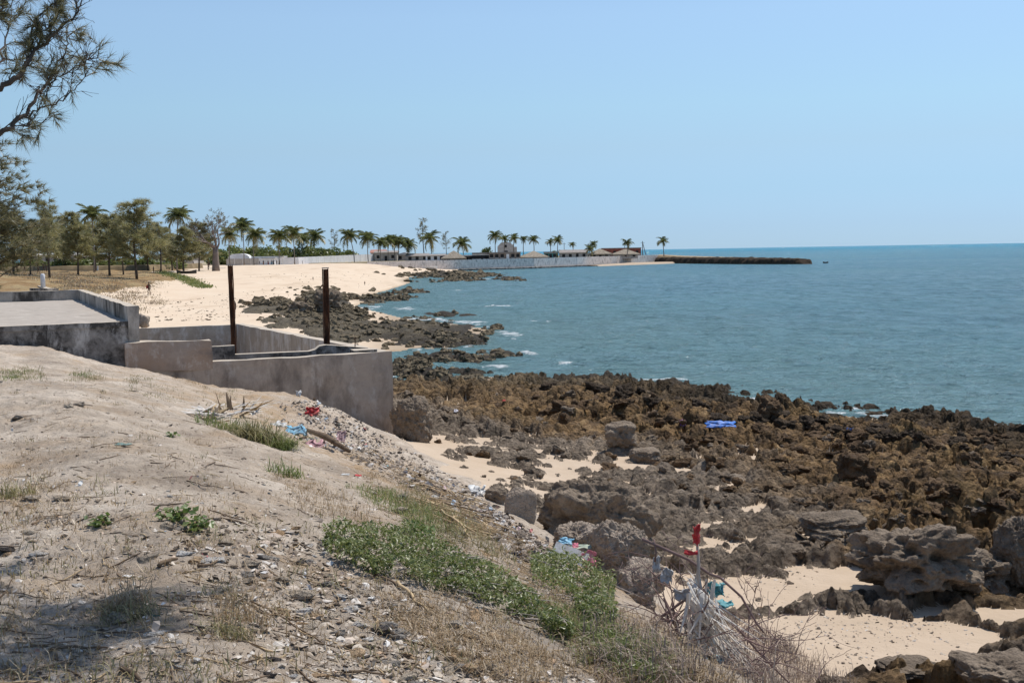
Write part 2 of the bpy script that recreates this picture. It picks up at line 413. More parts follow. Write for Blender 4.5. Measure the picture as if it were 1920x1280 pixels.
us = np.concatenate([np.linspace(-.85, -.5, 50, endpoint=False), np.linspace(-.5, .53, 800, endpoint=False), np.linspace(.53, .85, 50)])
vs = np.concatenate([np.linspace(math.log(1.9), math.log(4), 70, endpoint=False), np.linspace(math.log(4), math.log(13), 300, endpoint=False), np.linspace(math.log(13), math.log(48), 460, endpoint=False), np.linspace(math.log(48), math.log(90), 130, endpoint=False), np.linspace(math.log(90), math.log(760), 170)])
UU, VV = np.meshgrid(us, vs)
GY = np.exp(VV); GX = UU * GY
GZ, GC, GS, GSEA, GB = terrain(GX, GY)
def tz(x, y):
    """ground height by looking up the grid"""
    x = np.asarray(x, float); y = np.asarray(y, float)
    ci = np.clip(np.interp(x / y, us, np.arange(len(us))), 0, len(us) - 1.001); ri = np.clip(np.interp(np.log(y), vs, np.arange(len(vs))), 0, len(vs) - 1.001)
    c0, r0 = ci.astype(int), ri.astype(int); fc, fr = ci - c0, ri - r0
    return (GZ[r0, c0] * (1 - fc) * (1 - fr) + GZ[r0, c0 + 1] * fc * (1 - fr) + GZ[r0 + 1, c0] * (1 - fc) * fr + GZ[r0 + 1, c0 + 1] * fc * fr)
def hit(px, py, dmin=2.0):
    """where the sight line through a photograph point meets the ground"""
    u, w = ray(px, py)
    c = min(max(int(round(float(np.interp(u, us, np.arange(len(us)))))), 0), len(us) - 1)
    yv = np.exp(vs); below = (EYE + w * yv <= GZ[:, c]) & (yv >= dmin)
    i = int(np.argmax(below)) if below.any() else len(vs) - 1
    if i > 0 and below[i]:
        a0 = EYE + w * yv[i - 1] - GZ[i - 1, c]; a1 = GZ[i, c] - EYE - w * yv[i]
        t = a0 / (a0 + a1) if a0 + a1 > 1e-9 else 0; y = yv[i - 1] + (yv[i] - yv[i - 1]) * t
    else: y = yv[i]
    return Vector((u * y, y, float(tz(u * y, y))))
def hitv(px, py, dmin=2.0):
    """the same for many points at once"""
    px, py = np.asarray(px, float), np.asarray(py, float); Mr = np.array(CAMROT)
    d_ = np.stack([(px - 960) / FPX, -(py - 640) / FPX, -np.ones_like(px)], -1) @ Mr.T
    u, w = d_[:, 0] / d_[:, 1], d_[:, 2] / d_[:, 1]; c = np.clip(np.round(np.interp(u, us, np.arange(len(us)))).astype(int), 0, len(us) - 1)
    yv = np.exp(vs); out = np.empty((len(px), 3))
    for k in range(0, len(px), 4000):
        sl = slice(k, k + 4000); below = (EYE + w[sl, None] * yv[None] <= GZ[:, c[sl]].T) & (yv >= dmin)[None]
        i = np.argmax(below, 1); i = np.where(below.any(1), i, len(vs) - 1); j = np.maximum(i - 1, 0)
        a0 = EYE + w[sl] * yv[j] - GZ[j, c[sl]]; a1 = GZ[i, c[sl]] - EYE - w[sl] * yv[i]; t = np.clip(a0 / np.where(np.abs(a0 + a1) > 1e-9, a0 + a1, 1), 0, 1)
        y = yv[j] + (yv[i] - yv[j]) * t; out[sl, 0] = u[sl] * y; out[sl, 1] = y
    out[:, 2] = tz(out[:, 0], out[:, 1]); return out
# sideways pull so that rock edges overhang
ov = (GC == 2) * np.clip(GSEA + .25, 0, 1) * (GY < 70)
DX = ov * .16 * fbm(GX / .5, GY / .5, 2, 95) + ov * .05 * pn(GX / .13, GY / .13, 96)
DY = ov * .16 * fbm(GX / .5 + 50, GY / .5, 2, 97)
QX, QY = P0(GX, GY)
dry = sst(.1, .9, .5 + .55 * fbm(GX / .8, GY / .8, 3, 101) + .35 * np.exp(-((GB - 3.4) / .55) ** 2) - .25) * (GC == 0)
ash = np.exp(-(((GX - .2) / 1.1) ** 2 + ((GY - 6.0) / 1.6) ** 2)) * (GC == 0)
wet = np.where(GC == 1, 1 - sst(.12, .45, GZ), np.maximum(1 - sst(.15, .75, GZ), (1 - sst(.5, 4.5, GS + 1.5 * fbm(GX / 2, GY / 2, 3, 99))) * .9))
allV = np.stack([GX + DX, GY + DY, GZ], -1).reshape(-1, 3)
nr, nc = GZ.shape
idx = np.arange(nr * nc).reshape(nr, nc)
Q = np.stack([idx[:-1, :-1], idx[:-1, 1:], idx[1:, 1:], idx[1:, :-1]], -1).reshape(-1, 4)
qc = np.sort(GC.ravel()[Q], 1)[:, 2]
qz = GZ.ravel()[Q].max(1)
land = (qz > -.35)
tone = fbm(GX / 3, GY / 3, 3, 111)

def ground_piece(name, k, mat):
    q = Q[land & (qc == k)]
    u, inv = np.unique(q.ravel(), return_inverse=True)
    me = np_mesh(name, allV[u], inv.reshape(-1, 4), True, {
        'sea': GSEA.ravel()[u], 'dry': dry.ravel()[u], 'ash': ash.ravel()[u], 'wet': wet.ravel()[u], 'tone': tone.ravel()[u], 'far': sst(38, 60, GY).ravel()[u]})
    return tag(link(name, me, mat), kind='structure')

# dirt
m, nt, b = mat_new('bluff_dirt'); g = N(nt, b); p = g.pos()
c = g.ramp(g.noise(p, .9, 6, .62, .3), [(.28, (.30,.245,.195)), (.45, (.475,.395,.315)), (.62, (.62,.53,.435)), (.8, (.71,.62,.52))])
c = g.mix(g.ramp(g.noise(p, 3.1, 6, .7), [(.48, 0), (.66, .55)]), c, (.33,.265,.21))
c = g.mix(g.ramp(g.noise(p, 9., 5, .7), [(.5, 0), (.72, .55)]), c, (.25,.195,.15))
c = g.mix(g.math('MULTIPLY', g.attr('dry'), g.ramp(g.noise(p, 2.2, 4), [(.3, .25), (.6, .95)])), c, (.42,.285,.165))
c = g.mix(g.math('MULTIPLY', g.attr('ash'), .6), c, (.33,.30,.27))
c = g.mix(g.ramp(g.vor(p, 26.), [(.0, 1), (.16, .0)]), c, (.50,.43,.35))
c = g.mix(g.ramp(g.vor(p, 61.), [(.0, .8), (.15, .0)]), c, (.15,.115,.09))
c = g.mix(g.ramp(g.vor(p, 43.), [(.0, .9), (.13, .0)]), c, (.62,.58,.52))
c = g.mix(g.ramp(g.vor(p, 7.), [(.0, .9), (.10, .75), (.14, .0)]), c, (.58,.52,.45))
c = g.mix(g.ramp(g.vor(g.pos((1.3, .9, 1)), 9.), [(.0, .85), (.12, .7), (.17, .0)]), c, (.19,.15,.12))
c = g.mix(g.ramp(g.vor(g.pos((.8, 1.2, 1)), 15.), [(.0, .8), (.17, .0)]), c, (.17,.13,.10))
c = g.mix(g.ramp(g.noise(g.pos((1, 2.2, 1)), 5., 6, .75), [(.52, 0), (.62, .5)]), c, (.36,.29,.23))
h1 = g.bump(g.noise(p, 7, 9, .75), .85, .08); h2 = g.bump(g.noise(p, 55, 5, .7), .6, .012, h1)
h3 = g.bump(g.vor(p, 33.), -.35, .012, h2)
g.out(c, h3, .95, .1); M_DIRT = m
# sand
m, nt, b = mat_new('beach_sand'); g = N(nt, b); p = g.pos()
c = g.ramp(g.noise(p, .25, 5, .55), [(.3, (.62,.48,.35)), (.55, (.655,.525,.39)), (.75, (.70,.575,.445))])
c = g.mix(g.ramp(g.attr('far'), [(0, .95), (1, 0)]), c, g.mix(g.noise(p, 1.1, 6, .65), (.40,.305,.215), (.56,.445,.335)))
c = g.mix(g.ramp(g.noise(g.pos((.25, .06, 1)), 1.0, 5, .65), [(.54, 0), (.66, .5)]), c, (.47,.35,.24))
c = g.mix(g.ramp(g.noise(p, 14, 4, .7), [(.58, 0), (.74, .4)]), c, (.42,.31,.21))
c = g.mix(g.ramp(g.vor(p, 30.), [(.0, .8), (.14, .0)]), c, (.75,.66,.56))
c = g.mix(g.math('MULTIPLY', g.attr('wet'), .75), c, (.30,.22,.145))
h1 = g.bump(g.noise(p, 3, 6, .6), .5, .08); h2 = g.bump(g.noise(p, 40, 4, .6), .35, .012, h1)
g.out(c, h2, .9, .12); M_SAND = m
# reef rock
m, nt, b = mat_new('coral_rock'); g = N(nt, b); p = g.pos()
grey = g.ramp(g.noise(p, 1.6, 7, .65, .2), [(.3, (.115,.09,.066)), (.48, (.24,.187,.138)), (.64, (.355,.28,.208)), (.82, (.50,.405,.305))])
brown = g.ramp(g.noise(p, 1.1, 7, .68, .3), [(.28, (.035,.022,.014)), (.42, (.13,.08,.04)), (.55, (.27,.165,.075)), (.72, (.46,.31,.155))])
brown = g.mix(g.ramp(g.noise(p, .33, 3), [(.52, 0), (.66, .45)]), brown, (.23,.15,.06))
c = g.mix(g.ramp(g.math('ADD', g.attr('sea'), g.math('MULTIPLY', g.math('SUBTRACT', g.noise(p, .5, 4), .5), .9)), [(.3, 0), (.62, 1)]), grey, brown)
olive = g.ramp(g.noise(p, .8, 6, .65), [(.3, (.055,.045,.028)), (.5, (.13,.105,.068)), (.7, (.20,.165,.11))])
c = g.mix(g.attr('far'), c, olive)
c = g.mix(g.ramp(g.noise(p, 5.5, 6, .72), [(.48, 0), (.66, .7)]), c, (.045,.032,.022))
c = g.mix(g.math('MULTIPLY', g.attr('wet'), .85), c, (.032,.025,.018))
h0 = g.bump(g.ramp(g.vor(g.pos((1, 1, .6)), 3.3), [(.12, 0), (.4, 1)]), .9, .14); h1 = g.bump(g.noise(p, 4, 8, .74), 1., .16, h0); h2 = g.bump(g.vor(p, 11.), .8, .06, h1); h3 = g.bump(g.noise(p, 38, 4, .7), .6, .015, h2)
g.out(c, h3, .85, .2); M_REEF = m
m, nt, b = mat_new('dry_grass_bank'); g = N(nt, b); p = g.pos()
c = g.ramp(g.noise(g.pos((.4, .15, 1)), 1., 6, .65), [(.3, (.20,.125,.06)), (.48, (.31,.205,.105)), (.6, (.36,.27,.15)), (.72, (.23,.20,.08)), (.85, (.42,.36,.26))])
c = g.mix(g.ramp(g.noise(g.pos((1.5, .5, 1)), 1., 5, .7), [(.5, 0), (.7, .6)]), c, (.15,.115,.08))
g.out(c, g.bump(g.noise(p, 2.5, 7, .7), 1., .25), .95, .05); M_BANK = m
bank_o = ground_piece('grassy_bank', 3, M_BANK)
bluff_o = ground_piece('dirt_bluff', 0, M_DIRT)
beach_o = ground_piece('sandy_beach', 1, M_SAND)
reef_o = ground_piece('rocky_shore', 2, M_REEF)

# ------------------------------------------------------------------ sea
wu = np.concatenate([np.linspace(-1.1, -.5, 20, endpoint=False), np.linspace(-.5, .55, 430, endpoint=False), np.linspace(.55, 1.1, 20)])
wv = np.concatenate([np.linspace(math.log(24), math.log(330), 640, endpoint=False), np.linspace(math.log(330), math.log(900), 60, endpoint=False), np.linspace(math.log(900), math.log(90000), 60)])
WU, WV = np.meshgrid(wu, wv); WY = np.exp(WV); WX = WU * WY
WS = np.full(WX.shape, -60.); wk = WY < 1200
WS[wk] = sdist(WX[wk], WY[wk], COAST)
fade = 1 - sst(160, 330, WY); calm = .45 + .55 * sst(0, 10, -WS); fs = 1 - sst(60, 130, WY)
x2, y2 = WX * .92 + WY * .38 + .8 * pn(WX / 5, WY / 5, 207), WY * .92 - WX * .38 + .8 * pn(WX / 5, WY / 5, 208)
wz = (.13 * (1 - 2 * np.abs(pn(x2 / 6.5, y2 / 2.8, 201))) + fs * .075 * (1 - 2 * np.abs(pn(x2 / 2.4, y2 / 1.1, 202))) + .08 * pn(x2 / 13, y2 / 6.5, 203) + fs * .02 * pn(x2 / .6, y2 / .4, 204)) * fade * calm
foam = np.zeros_like(WX)
q1, q2 = P0(WX, WY, 0); q1 = q1 + 22 * fbm(WX / 2.5, WY / 8, 4, 215, .7) * np.clip(60 / WY, .3, 1) * 2; q2 = q2 + 5 * fbm(WX / 2.5 + 9, WY / 8, 4, 216, .7)
fb = blobs(q1, q2, [(860,545,20,4),(700,577,25,5),(800,600,70,5),(960,630,30,8),(985,665,22,7),(930,690,45,5),(910,523,40,2.5),(1400,752,35,6),(1330,738,40,4),(1740,788,50,4),(1860,806,60,6),(1600,770,40,4),(760,580,40,4),(880,606,50,4),(1010,604,30,2),(1060,686,30,4),(1070,715,60,4),(1250,716,60,3),(930,575,60,2.5),(1820,800,60,5),(1900,822,60,6),(1450,765,50,6)])
fn = fbm(WX / 1.2, WY / 1.6, 4, 211); fn2 = fbm(WX / 3.5, WY / 7, 4, 213, .65)
foam = np.clip(fb + .3 * fn2, 0, 1) * sst(.03, .5, fb) + np.clip(1 - np.abs(WS + .6) / 2.0, 0, 1) * sst(-.15, .3, fn) * (WY < 140)
foam = np.clip(foam, 0, 1)
wz = wz + .07 * foam * (WY < 160)
wi = np.arange(WX.size).reshape(WX.shape)
WQ = np.stack([wi[:-1, :-1], wi[:-1, 1:], wi[1:, 1:], wi[1:, :-1]], -1).reshape(-1, 4)
gz_w = np.where((np.abs(WU) < .84) & (WY < 740), tz(WX, np.minimum(WY, 740)), -1)
keep = ((WS.ravel()[WQ] < 6).any(1)) & ((gz_w.ravel()[WQ] < .35).any(1))
WQ = WQ[keep]; u, inv = np.unique(WQ.ravel(), return_inverse=True)
me = np_mesh('sea', np.stack([WX, WY, wz], -1).reshape(-1, 3)[u], inv.reshape(-1, 4), True,
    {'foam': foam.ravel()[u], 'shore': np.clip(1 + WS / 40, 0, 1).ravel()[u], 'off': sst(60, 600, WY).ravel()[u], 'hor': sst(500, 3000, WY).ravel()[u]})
m, nt, b = mat_new('sea_water'); g = N(nt, b); p = g.pos()
c = g.mix(g.ramp(g.noise(g.pos((.012, .02, 1)), 1., 5, .6), [(.35, 0), (.7, 1)]), (.10,.21,.275), (.17,.31,.355))
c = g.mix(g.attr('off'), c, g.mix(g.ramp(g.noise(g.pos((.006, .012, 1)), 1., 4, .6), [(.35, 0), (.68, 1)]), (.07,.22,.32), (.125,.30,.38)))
c = g.mix(g.ramp(g.noise(g.pos((.28, .13, 1)), 1., 6, .7, .5), [(.4, .0), (.62, .75)]), c, (.20,.37,.47))  # light streaks: sky shine on the waves put into the colour
c = g.mix(g.ramp(g.noise(g.pos((.5, .2, 1)), 1., 5, .7, .4), [(.5, .0), (.66, .65)]), c, (.045,.125,.17))  # dark streaks: darker wave faces painted into the colour as well
c = g.mix(g.ramp(g.noise(g.pos((.004, .009, 1)), 1., 4, .6, .6), [(.45, 0), (.62, .5)]), c, (.13,.29,.33))
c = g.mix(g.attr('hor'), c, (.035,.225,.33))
c = g.mix(g.math('MULTIPLY', g.attr('shore'), .6), c, (.17,.28,.26))
fo = g.ramp(g.math('ADD', g.math('MULTIPLY', g.attr('foam'), .41), g.noise(g.pos((.7, .5, 1)), 1.2, 8, .8, .8)), [(.80, 0), (.92, .9)])
fo = g.math('MAXIMUM', fo, g.ramp(g.noise(g.pos((.55, .3, 1)), 1., 7, .75, .5), [(.715, 0), (.76, .85)]))  # sparse white dots: tiny whitecaps, with sun sparkle painted in as white
c = g.mix(fo, c, (.82,.85,.86))
w1 = g.noise(g.pos((.5, 1.15, 1)), 1.0, 6, .68, .3); w2 = g.noise(g.pos((1.6, 3.6, 1)), 1., 4, .62); w3 = g.noise(g.pos((.06, .2, 1)), 1., 6, .66)
b1 = g.bump(w3, 1., 4.5); b2 = g.bump(w1, 1., 1.0, b1); b3 = g.bump(w2, .9, .16, b2)
dif = nt.nodes.new('ShaderNodeBsdfDiffuse'); glo = nt.nodes.new('ShaderNodeBsdfGlossy'); glo.inputs['Roughness'].default_value = .1
fr = nt.nodes.new('ShaderNodeFresnel'); fr.inputs['IOR'].default_value = 1.33
for s_ in (dif, glo, fr): nt.links.new(b3, s_.inputs['Normal'])
nt.links.new(c, dif.inputs['Color'])
ff_ = g.math('MULTIPLY', g.math('MINIMUM', fr.outputs[0], .6), g.math('SUBTRACT', 1., g.math('MULTIPLY', fo, .9)))
mx = nt.nodes.new('ShaderNodeMixShader'); nt.links.new(ff_, mx.inputs[0]); nt.links.new(dif.outputs[0], mx.inputs[1]); nt.links.new(glo.outputs[0], mx.inputs[2])
nt.links.new(mx.outputs[0], nt.nodes['Material Output'].inputs['Surface']); nt.nodes.remove(b)
tag(link('sea', me, m), kind='structure')
# ------------------------------------------------------------------ concrete works
def concrete(name, base, dark, pale, dk=.5, pl=.3, streak=True, brown=None, bump=.4):
    m, nt, b = mat_new(name); g = N(nt, b); p = g.pos()
    c = g.ramp(g.noise(p, 1.3, 6, .6), [(.3, tuple(x * .8 for x in base)), (.7, tuple(x * 1.15 for x in base))])
    if brown: c = g.mix(g.ramp(g.noise(p, .7, 5, .6), [(.4, 0), (.62, .8)]), c, brown)
    sp = g.pos((1.0, 1.0, .42)) if streak else p
    c = g.mix(g.ramp(g.noise(sp, 1.3, 6, .68), [(.62 - .28 * dk, 0), (.78 - .2 * dk, .92)]), c, dark)
    c = g.mix(g.ramp(g.noise(g.pos((1.1, 1.1, .5)), 1.9, 7, .72, .3), [(.66 - .22 * pl, 0), (.8 - .2 * pl, .8)]), c, pale)
    c = g.mix(g.ramp(g.noise(p, 11, 5, .7), [(.55, 0), (.75, .4)]), c, dark)
    h1 = g.bump(g.noise(p, 6, 7, .65), bump, .04); h2 = g.bump(g.noise(p, 45, 4, .6), bump, .008, h1)
    g.out(c, h2, .95, .04); return m
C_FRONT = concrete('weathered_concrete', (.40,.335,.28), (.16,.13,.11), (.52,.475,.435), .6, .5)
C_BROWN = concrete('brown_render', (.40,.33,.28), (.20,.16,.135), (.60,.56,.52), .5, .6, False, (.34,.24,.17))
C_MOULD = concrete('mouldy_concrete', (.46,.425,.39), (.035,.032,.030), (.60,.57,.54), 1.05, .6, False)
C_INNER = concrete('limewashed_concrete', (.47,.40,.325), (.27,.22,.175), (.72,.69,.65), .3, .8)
C_TOP = concrete('sunlit_coping', (.52,.45,.37), (.33,.28,.22), (.62,.56,.48), .25, .3, False)  # for upward faces: paler than the sides, sunlight put into the colour
C_FLOOR = concrete('worn_terrace_floor', (.42,.37,.32), (.27,.24,.21), (.56,.51,.45), .4, .5, False)
C_PARA = concrete('streaked_parapet', (.42,.38,.335), (.045,.04,.035), (.58,.53,.47), .8, .4)
def rough_wall(name, base, z0, z1, mats, parent, amp=.012, seg=.45, seed=0):
    """an upright prism with worn faces; mats = [side, top]"""
    mb = MB().prism(base, z0, z1); bm = bmesh.new()
    vs_ = [bm.verts.new(v) for v in mb.v]
    for f in mb.f: bm.faces.new([vs_[i] for i in f])
    for _ in range(5):
        ed = [e for e in bm.edges if e.calc_length() > seg]
        if not ed: break
        bmesh.ops.subdivide_edges(bm, edges=ed, cuts=1, use_grid_fill=True)
    bmesh.ops.triangulate(bm, faces=[f for f in bm.faces if len(f.verts) > 4])
    bm.normal_update()
    for f in bm.faces: f.material_index = 1 if f.normal.z > .6 else 0
    for v in bm.verts:
        q = v.co * 1.7 + Vector((seed, 0, 0))
        v.co += Vector((mnoise.noise(q), mnoise.noise(q + Vector((7, 3, 1))), mnoise.noise(q + Vector((1, 9, 4))) * .8)) * amp * 1.6
    me = bpy.data.meshes.new(name); bm.to_mesh(me); bm.free()
    return link(name, me, mats, parent)
ZT = EYE - 2.8
Bc = at(735, 661, 32.0); Ac = at(398, 677, 30.2)
fd = (Bc - Ac).xy.normalized(); fn_ = Vector((-fd.y, fd.x))            # along the front wall, and inward (away from the camera)
A0 = Ac.xy - fd * 2.2
Cc, Dc = atz(455, 606, ZT), atz(236, 622, ZT - .15)
tank = empty('concrete_tank', (Ac.x, Ac.y, 0), 0, 'open roofless concrete tank with long shaded front wall beside the rubbish slope', 'tank')
TO = Vector((Ac.x, Ac.y))
def loc2(p): return (p[0] - TO.x, p[1] - TO.y)
Bx = Bc.xy
def quad(p, q, n, t): return [loc2(p), loc2(q), loc2(q + n * t), loc2(p + n * t)]
zb = atz(735, 661, ZT).z
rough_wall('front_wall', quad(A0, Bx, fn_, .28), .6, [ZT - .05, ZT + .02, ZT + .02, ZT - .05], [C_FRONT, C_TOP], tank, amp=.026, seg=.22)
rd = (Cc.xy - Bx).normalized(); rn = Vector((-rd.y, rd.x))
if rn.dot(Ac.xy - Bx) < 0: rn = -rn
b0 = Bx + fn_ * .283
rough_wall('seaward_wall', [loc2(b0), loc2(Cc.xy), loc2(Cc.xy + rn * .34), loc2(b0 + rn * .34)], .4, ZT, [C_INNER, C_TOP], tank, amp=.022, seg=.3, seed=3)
ld = (Dc.xy - Cc.xy).normalized(); ln = Vector((-ld.y, ld.x))
if ln.dot(Ac.xy - Cc.xy) < 0: ln = -ln
c0_ = Cc.xy + rn * .343
rough_wall('far_wall', [loc2(c0_), loc2(Dc.xy), loc2(Dc.xy + ln * .3), loc2(c0_ + ln * .3)], .6, ZT - .02, [C_INNER, C_TOP], tank, seed=5)
ra = A0 - fd * .02; rb_ = Ac.xy
rough_wall('raised_wall', [loc2(ra - fn_ * .03), loc2(rb_ - fn_ * .03), loc2(rb_ + fn_ * .42), loc2(ra + fn_ * .42)], ZT - .2, [ZT + .60, ZT + .55, ZT + .55, ZT + .60], [C_BROWN, C_TOP], tank, amp=.03, seg=.3, seed=9)
# inner ledge with its raised end
ib = A0 + fn_ * 1.75
def ipx(px):
    u, _ = ray(px, 655); t = (u * ib.y - ib.x) / (fd.x - u * fd.y); return ib + fd * t
i0, i1 = ipx(380), ipx(441)
rough_wall('inner_block', quad(i0, i1, fn_, .3), 2.2, at(420, 648, i1.y).z, [C_MOULD, C_TOP], tank, seed=12)
prof = [(441, 664.5), (520, 661), (580, 658.5), (592, 655), (600, 648.5), (612, 646.5), (690, 652)]
mb = MB(); ps = [(ipx(a), at(a, c_, ipx(a).y).z) for a, c_ in prof]
for (p, zp), (q, zq) in zip(ps, ps[1:]):
    B4 = quad(p, q, fn_, .3); mb.v and None
    o = len(mb.v)
    mb.v += [(B4[0][0], B4[0][1], 2.2), (B4[1][0], B4[1][1], 2.2), (B4[2][0], B4[2][1], 2.2), (B4[3][0], B4[3][1], 2.2), (B4[0][0], B4[0][1], zp), (B4[1][0], B4[1][1], zq), (B4[2][0], B4[2][1], zq), (B4[3][0], B4[3][1], zp)]
    mb.f += [(o, o+1, o+5, o+4), (o+2, o+3, o+7, o+6), (o+4, o+5, o+6, o+7)]; mb.m += [0, 0, 1]
mb.build('inner_ledge', [C_MOULD, C_TOP], tank)
j0, j1 = Bx - fd * 1.05, Bx - fd * .36
rough_wall('corner_step', quad(j0 + fn_ * .285, j1 + fn_ * .285, fn_, .5), 2.2, ZT + .07, [C_MOULD, C_TOP], tank, seed=15)
fl = [loc2(A0 + fn_ * .3), loc2(Bx + fn_ * .3 - fd * .4), loc2(Cc.xy - rd * .3 + rn * .4), loc2(Dc.xy + ln * .35)]
MB().prism(fl, 1.2, 1.9).build('tank_floor', C_FLOOR, tank)
rb2 = ipx(664)
MB().tube([(rb2.x - TO.x, rb2.y - TO.y + .15, 3.4), (rb2.x - TO.x + .02, rb2.y - TO.y + .15, ZT + .33)], .018, 5).build('reinforcing_bar', simple('rusty_bar', (.10,.05,.03)), tank)
# rusted posts
m, nt, b = mat_new('rusted_steel'); g = N(nt, b); p = g.pos()
c = g.ramp(g.noise(g.pos((3, 3, 1)), 2., 7, .7), [(.3, (.022,.014,.011)), (.46, (.075,.036,.022)), (.6, (.17,.075,.038)), (.78, (.28,.12,.055))])
g.out(c, g.bump(g.noise(p, 25, 6, .7), .8, .02), .9, .15); M_RUST = m
M_CAP = simple('pale_scale', (.40,.34,.29), .9)
def post(px, ytop, d, w, lab, lean, low=2.0):
    p = at(px, ytop, d); e = empty('steel_post', (p.x, p.y, low), R.uniform(.1, .4), lab, 'post', 'rusted posts standing in the tank')
    h = p.z - low; mb = MB(); n_ = 14
    for sx in (-1, 1):
        prev = None
        for k in range(n_ + 1):
            z = h * k / n_; dx = lean * k / n_ + .012 * mnoise.noise((k * .6, px, sx)); t = w * (.5 + .04 * mnoise.noise((k * 1.3, sx * 5, px)))
            top = (k == n_) * .05 * R.random()
            ring = [(dx + sx * t - sx * .028, -t, z - top), (dx + sx * t, -t, z), (dx + sx * t, t, z - top), (dx + sx * t - sx * .028, t, z)]
            o = len(mb.v); mb.v += ring
            if prev is not None:
                for i in range(4): mb.f.append((prev + i, prev + (i + 1) % 4, o + (i + 1) % 4, o + i)); mb.m.append(0)
            prev = o
        mb.f.append((prev, prev + 1, prev + 2, prev + 3)); mb.m.append(0)
    mb.build('flange', M_RUST, e)
    mb = MB(); prev = None
    for k in range(n_ + 1):
        z = (h - .02) * k / n_; dx = lean * k / n_; t = w * .5 - .032; o = len(mb.v)
        mb.v += [(dx - t, -.03, z), (dx + t, -.03, z), (dx + t, .03, z), (dx - t, .03, z)]
        if prev is not None:
            for i in range(4): mb.f.append((prev + i, prev + (i + 1) % 4, o + (i + 1) % 4, o + i)); mb.m.append(0)
        prev = o
    mb.f.append((prev, prev + 1, prev + 2, prev + 3)); mb.m.append(0)
    mb.build('web', M_RUST, e)
    MB().box(lean - w * .55, lean + w * .55, -w * .55, w * .55, h + .003, h + .035).build('cap', M_CAP, e)
post(433.5, 497, 34.2, .155, 'thin rust red steel post in the left part of the tank', -.03)
post(607.5, 503.5, 34.6, .19, 'thick dark rusted steel post in the right part of the tank', .04)
# terrace
T1 = at(240, 603, 29.6); T0 = at(0, 613, 28.2); ZF = T1.z
td = (T1 - T0).xy.normalized(); Tq = at(145, 562, 46.5)
bd = (Tq.xy - T1.xy).normalized(); Tl = T1.xy - td * 13.0; L_ = (Tq.xy - T1.xy).length
ter = empty('concrete_terrace', (T1.x, T1.y, 0), 0, 'raised concrete terrace with low parapet and black mouldy front wall', 'terrace')
TO = T1.xy.copy()
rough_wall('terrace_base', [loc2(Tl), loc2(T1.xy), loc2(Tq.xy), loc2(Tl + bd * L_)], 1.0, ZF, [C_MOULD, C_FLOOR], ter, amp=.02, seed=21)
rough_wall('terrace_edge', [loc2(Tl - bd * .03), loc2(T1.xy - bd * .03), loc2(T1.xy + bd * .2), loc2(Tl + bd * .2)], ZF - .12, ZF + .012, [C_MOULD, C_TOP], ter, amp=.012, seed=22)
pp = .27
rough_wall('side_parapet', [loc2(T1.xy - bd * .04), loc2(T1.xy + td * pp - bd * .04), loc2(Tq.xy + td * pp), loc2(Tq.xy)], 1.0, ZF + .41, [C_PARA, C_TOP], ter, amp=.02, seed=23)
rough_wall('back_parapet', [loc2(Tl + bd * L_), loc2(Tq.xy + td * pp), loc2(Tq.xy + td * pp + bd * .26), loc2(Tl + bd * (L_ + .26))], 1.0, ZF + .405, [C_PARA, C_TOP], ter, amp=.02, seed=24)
# ruined low kerb and white marker beyond the terrace
k0, k1, k2 = atz(-60, 531, 3.75), atz(100, 541, 3.75), atz(70, 532, 3.75)
kerb = empty('ruined_foundation', (k1.x, k1.y, 0), 0, 'low broken concrete foundation kerb behind the terrace', 'foundation'); TO = k1.xy.copy()
def bar2(name, a, c_, t, z0, z1, par, mats, seed):
    dd = (Vector(c_) - Vector(a)).normalized(); nn = Vector((-dd.y, dd.x)); return rough_wall(name, [loc2(Vector(a)), loc2(Vector(c_)), loc2(Vector(c_) + nn * t), loc2(Vector(a) + nn * t)], z0, z1, mats, par, .02, .8, seed)
bar2('near_kerb', atz(55, 540, 3.75).xy, k1.xy, .5, 2.6, 3.75, kerb, [C_PARA, C_TOP], 31)
bar2('end_kerb', k1.xy, k2.xy, .5, 2.6, 3.72, kerb, [C_PARA, C_TOP], 32)
bar2('far_kerb', k2.xy, atz(-80, 528, 3.75).xy, .5, 2.6, 3.74, kerb, [C_PARA, C_TOP], 33)
p = atz(81, 541, 3.6); h = at(81, 513, p.y).z - 3.4
mb = MB().tube([(0, 0, 0), (0, 0, h - .25), (0, 0, h - .06), (0, 0, h)], [.24, .23, .2, .12], 10)
tag(mb.build('marker_pillar', simple('chalky_paint', (.62,.63,.66), .8, .15), None, True, (p.x, p.y, 3.4)), 'short white round-topped pillar standing on the broken kerb', 'pillar')
# ------------------------------------------------------------------ headland, sea wall, breakwater
ZH = 3.65
SW = [at(690, 497, 384), at(760, 500, 394), at(860, 503, 408), at(1000, 503, 430), at(1080, 500, 456), at(1160, 497, 490), at(1236, 492, 528)]
SWp = [Vector((p.x, p.y)) for p in SW]
back = [Vector((62, 560)), Vector((20, 700)), Vector((-160, 760)), Vector((-420, 760)), Vector((-420, 440)), Vector((-250, 440)), Vector((-90, 428)), Vector((-62, 400))]
M_GRASSY = simple('dusty_ground', (.34,.28,.18), .95, .3, .08, .1, False)
mb = MB().prism([p + Vector((0, .7)) for p in SWp] + back, .3, ZH); tag(mb.build('headland', M_GRASSY), kind='structure')
C_SEAW = concrete('sea_wall_masonry', (.74,.67,.61), (.22,.20,.18), (.82,.76,.70), .4, .4)
sw = empty('sea_wall', (SWp[0].x, SWp[0].y, 0), 0, 'long stained grey sea wall below the village on the point', 'sea wall')
TO = SWp[0].copy()
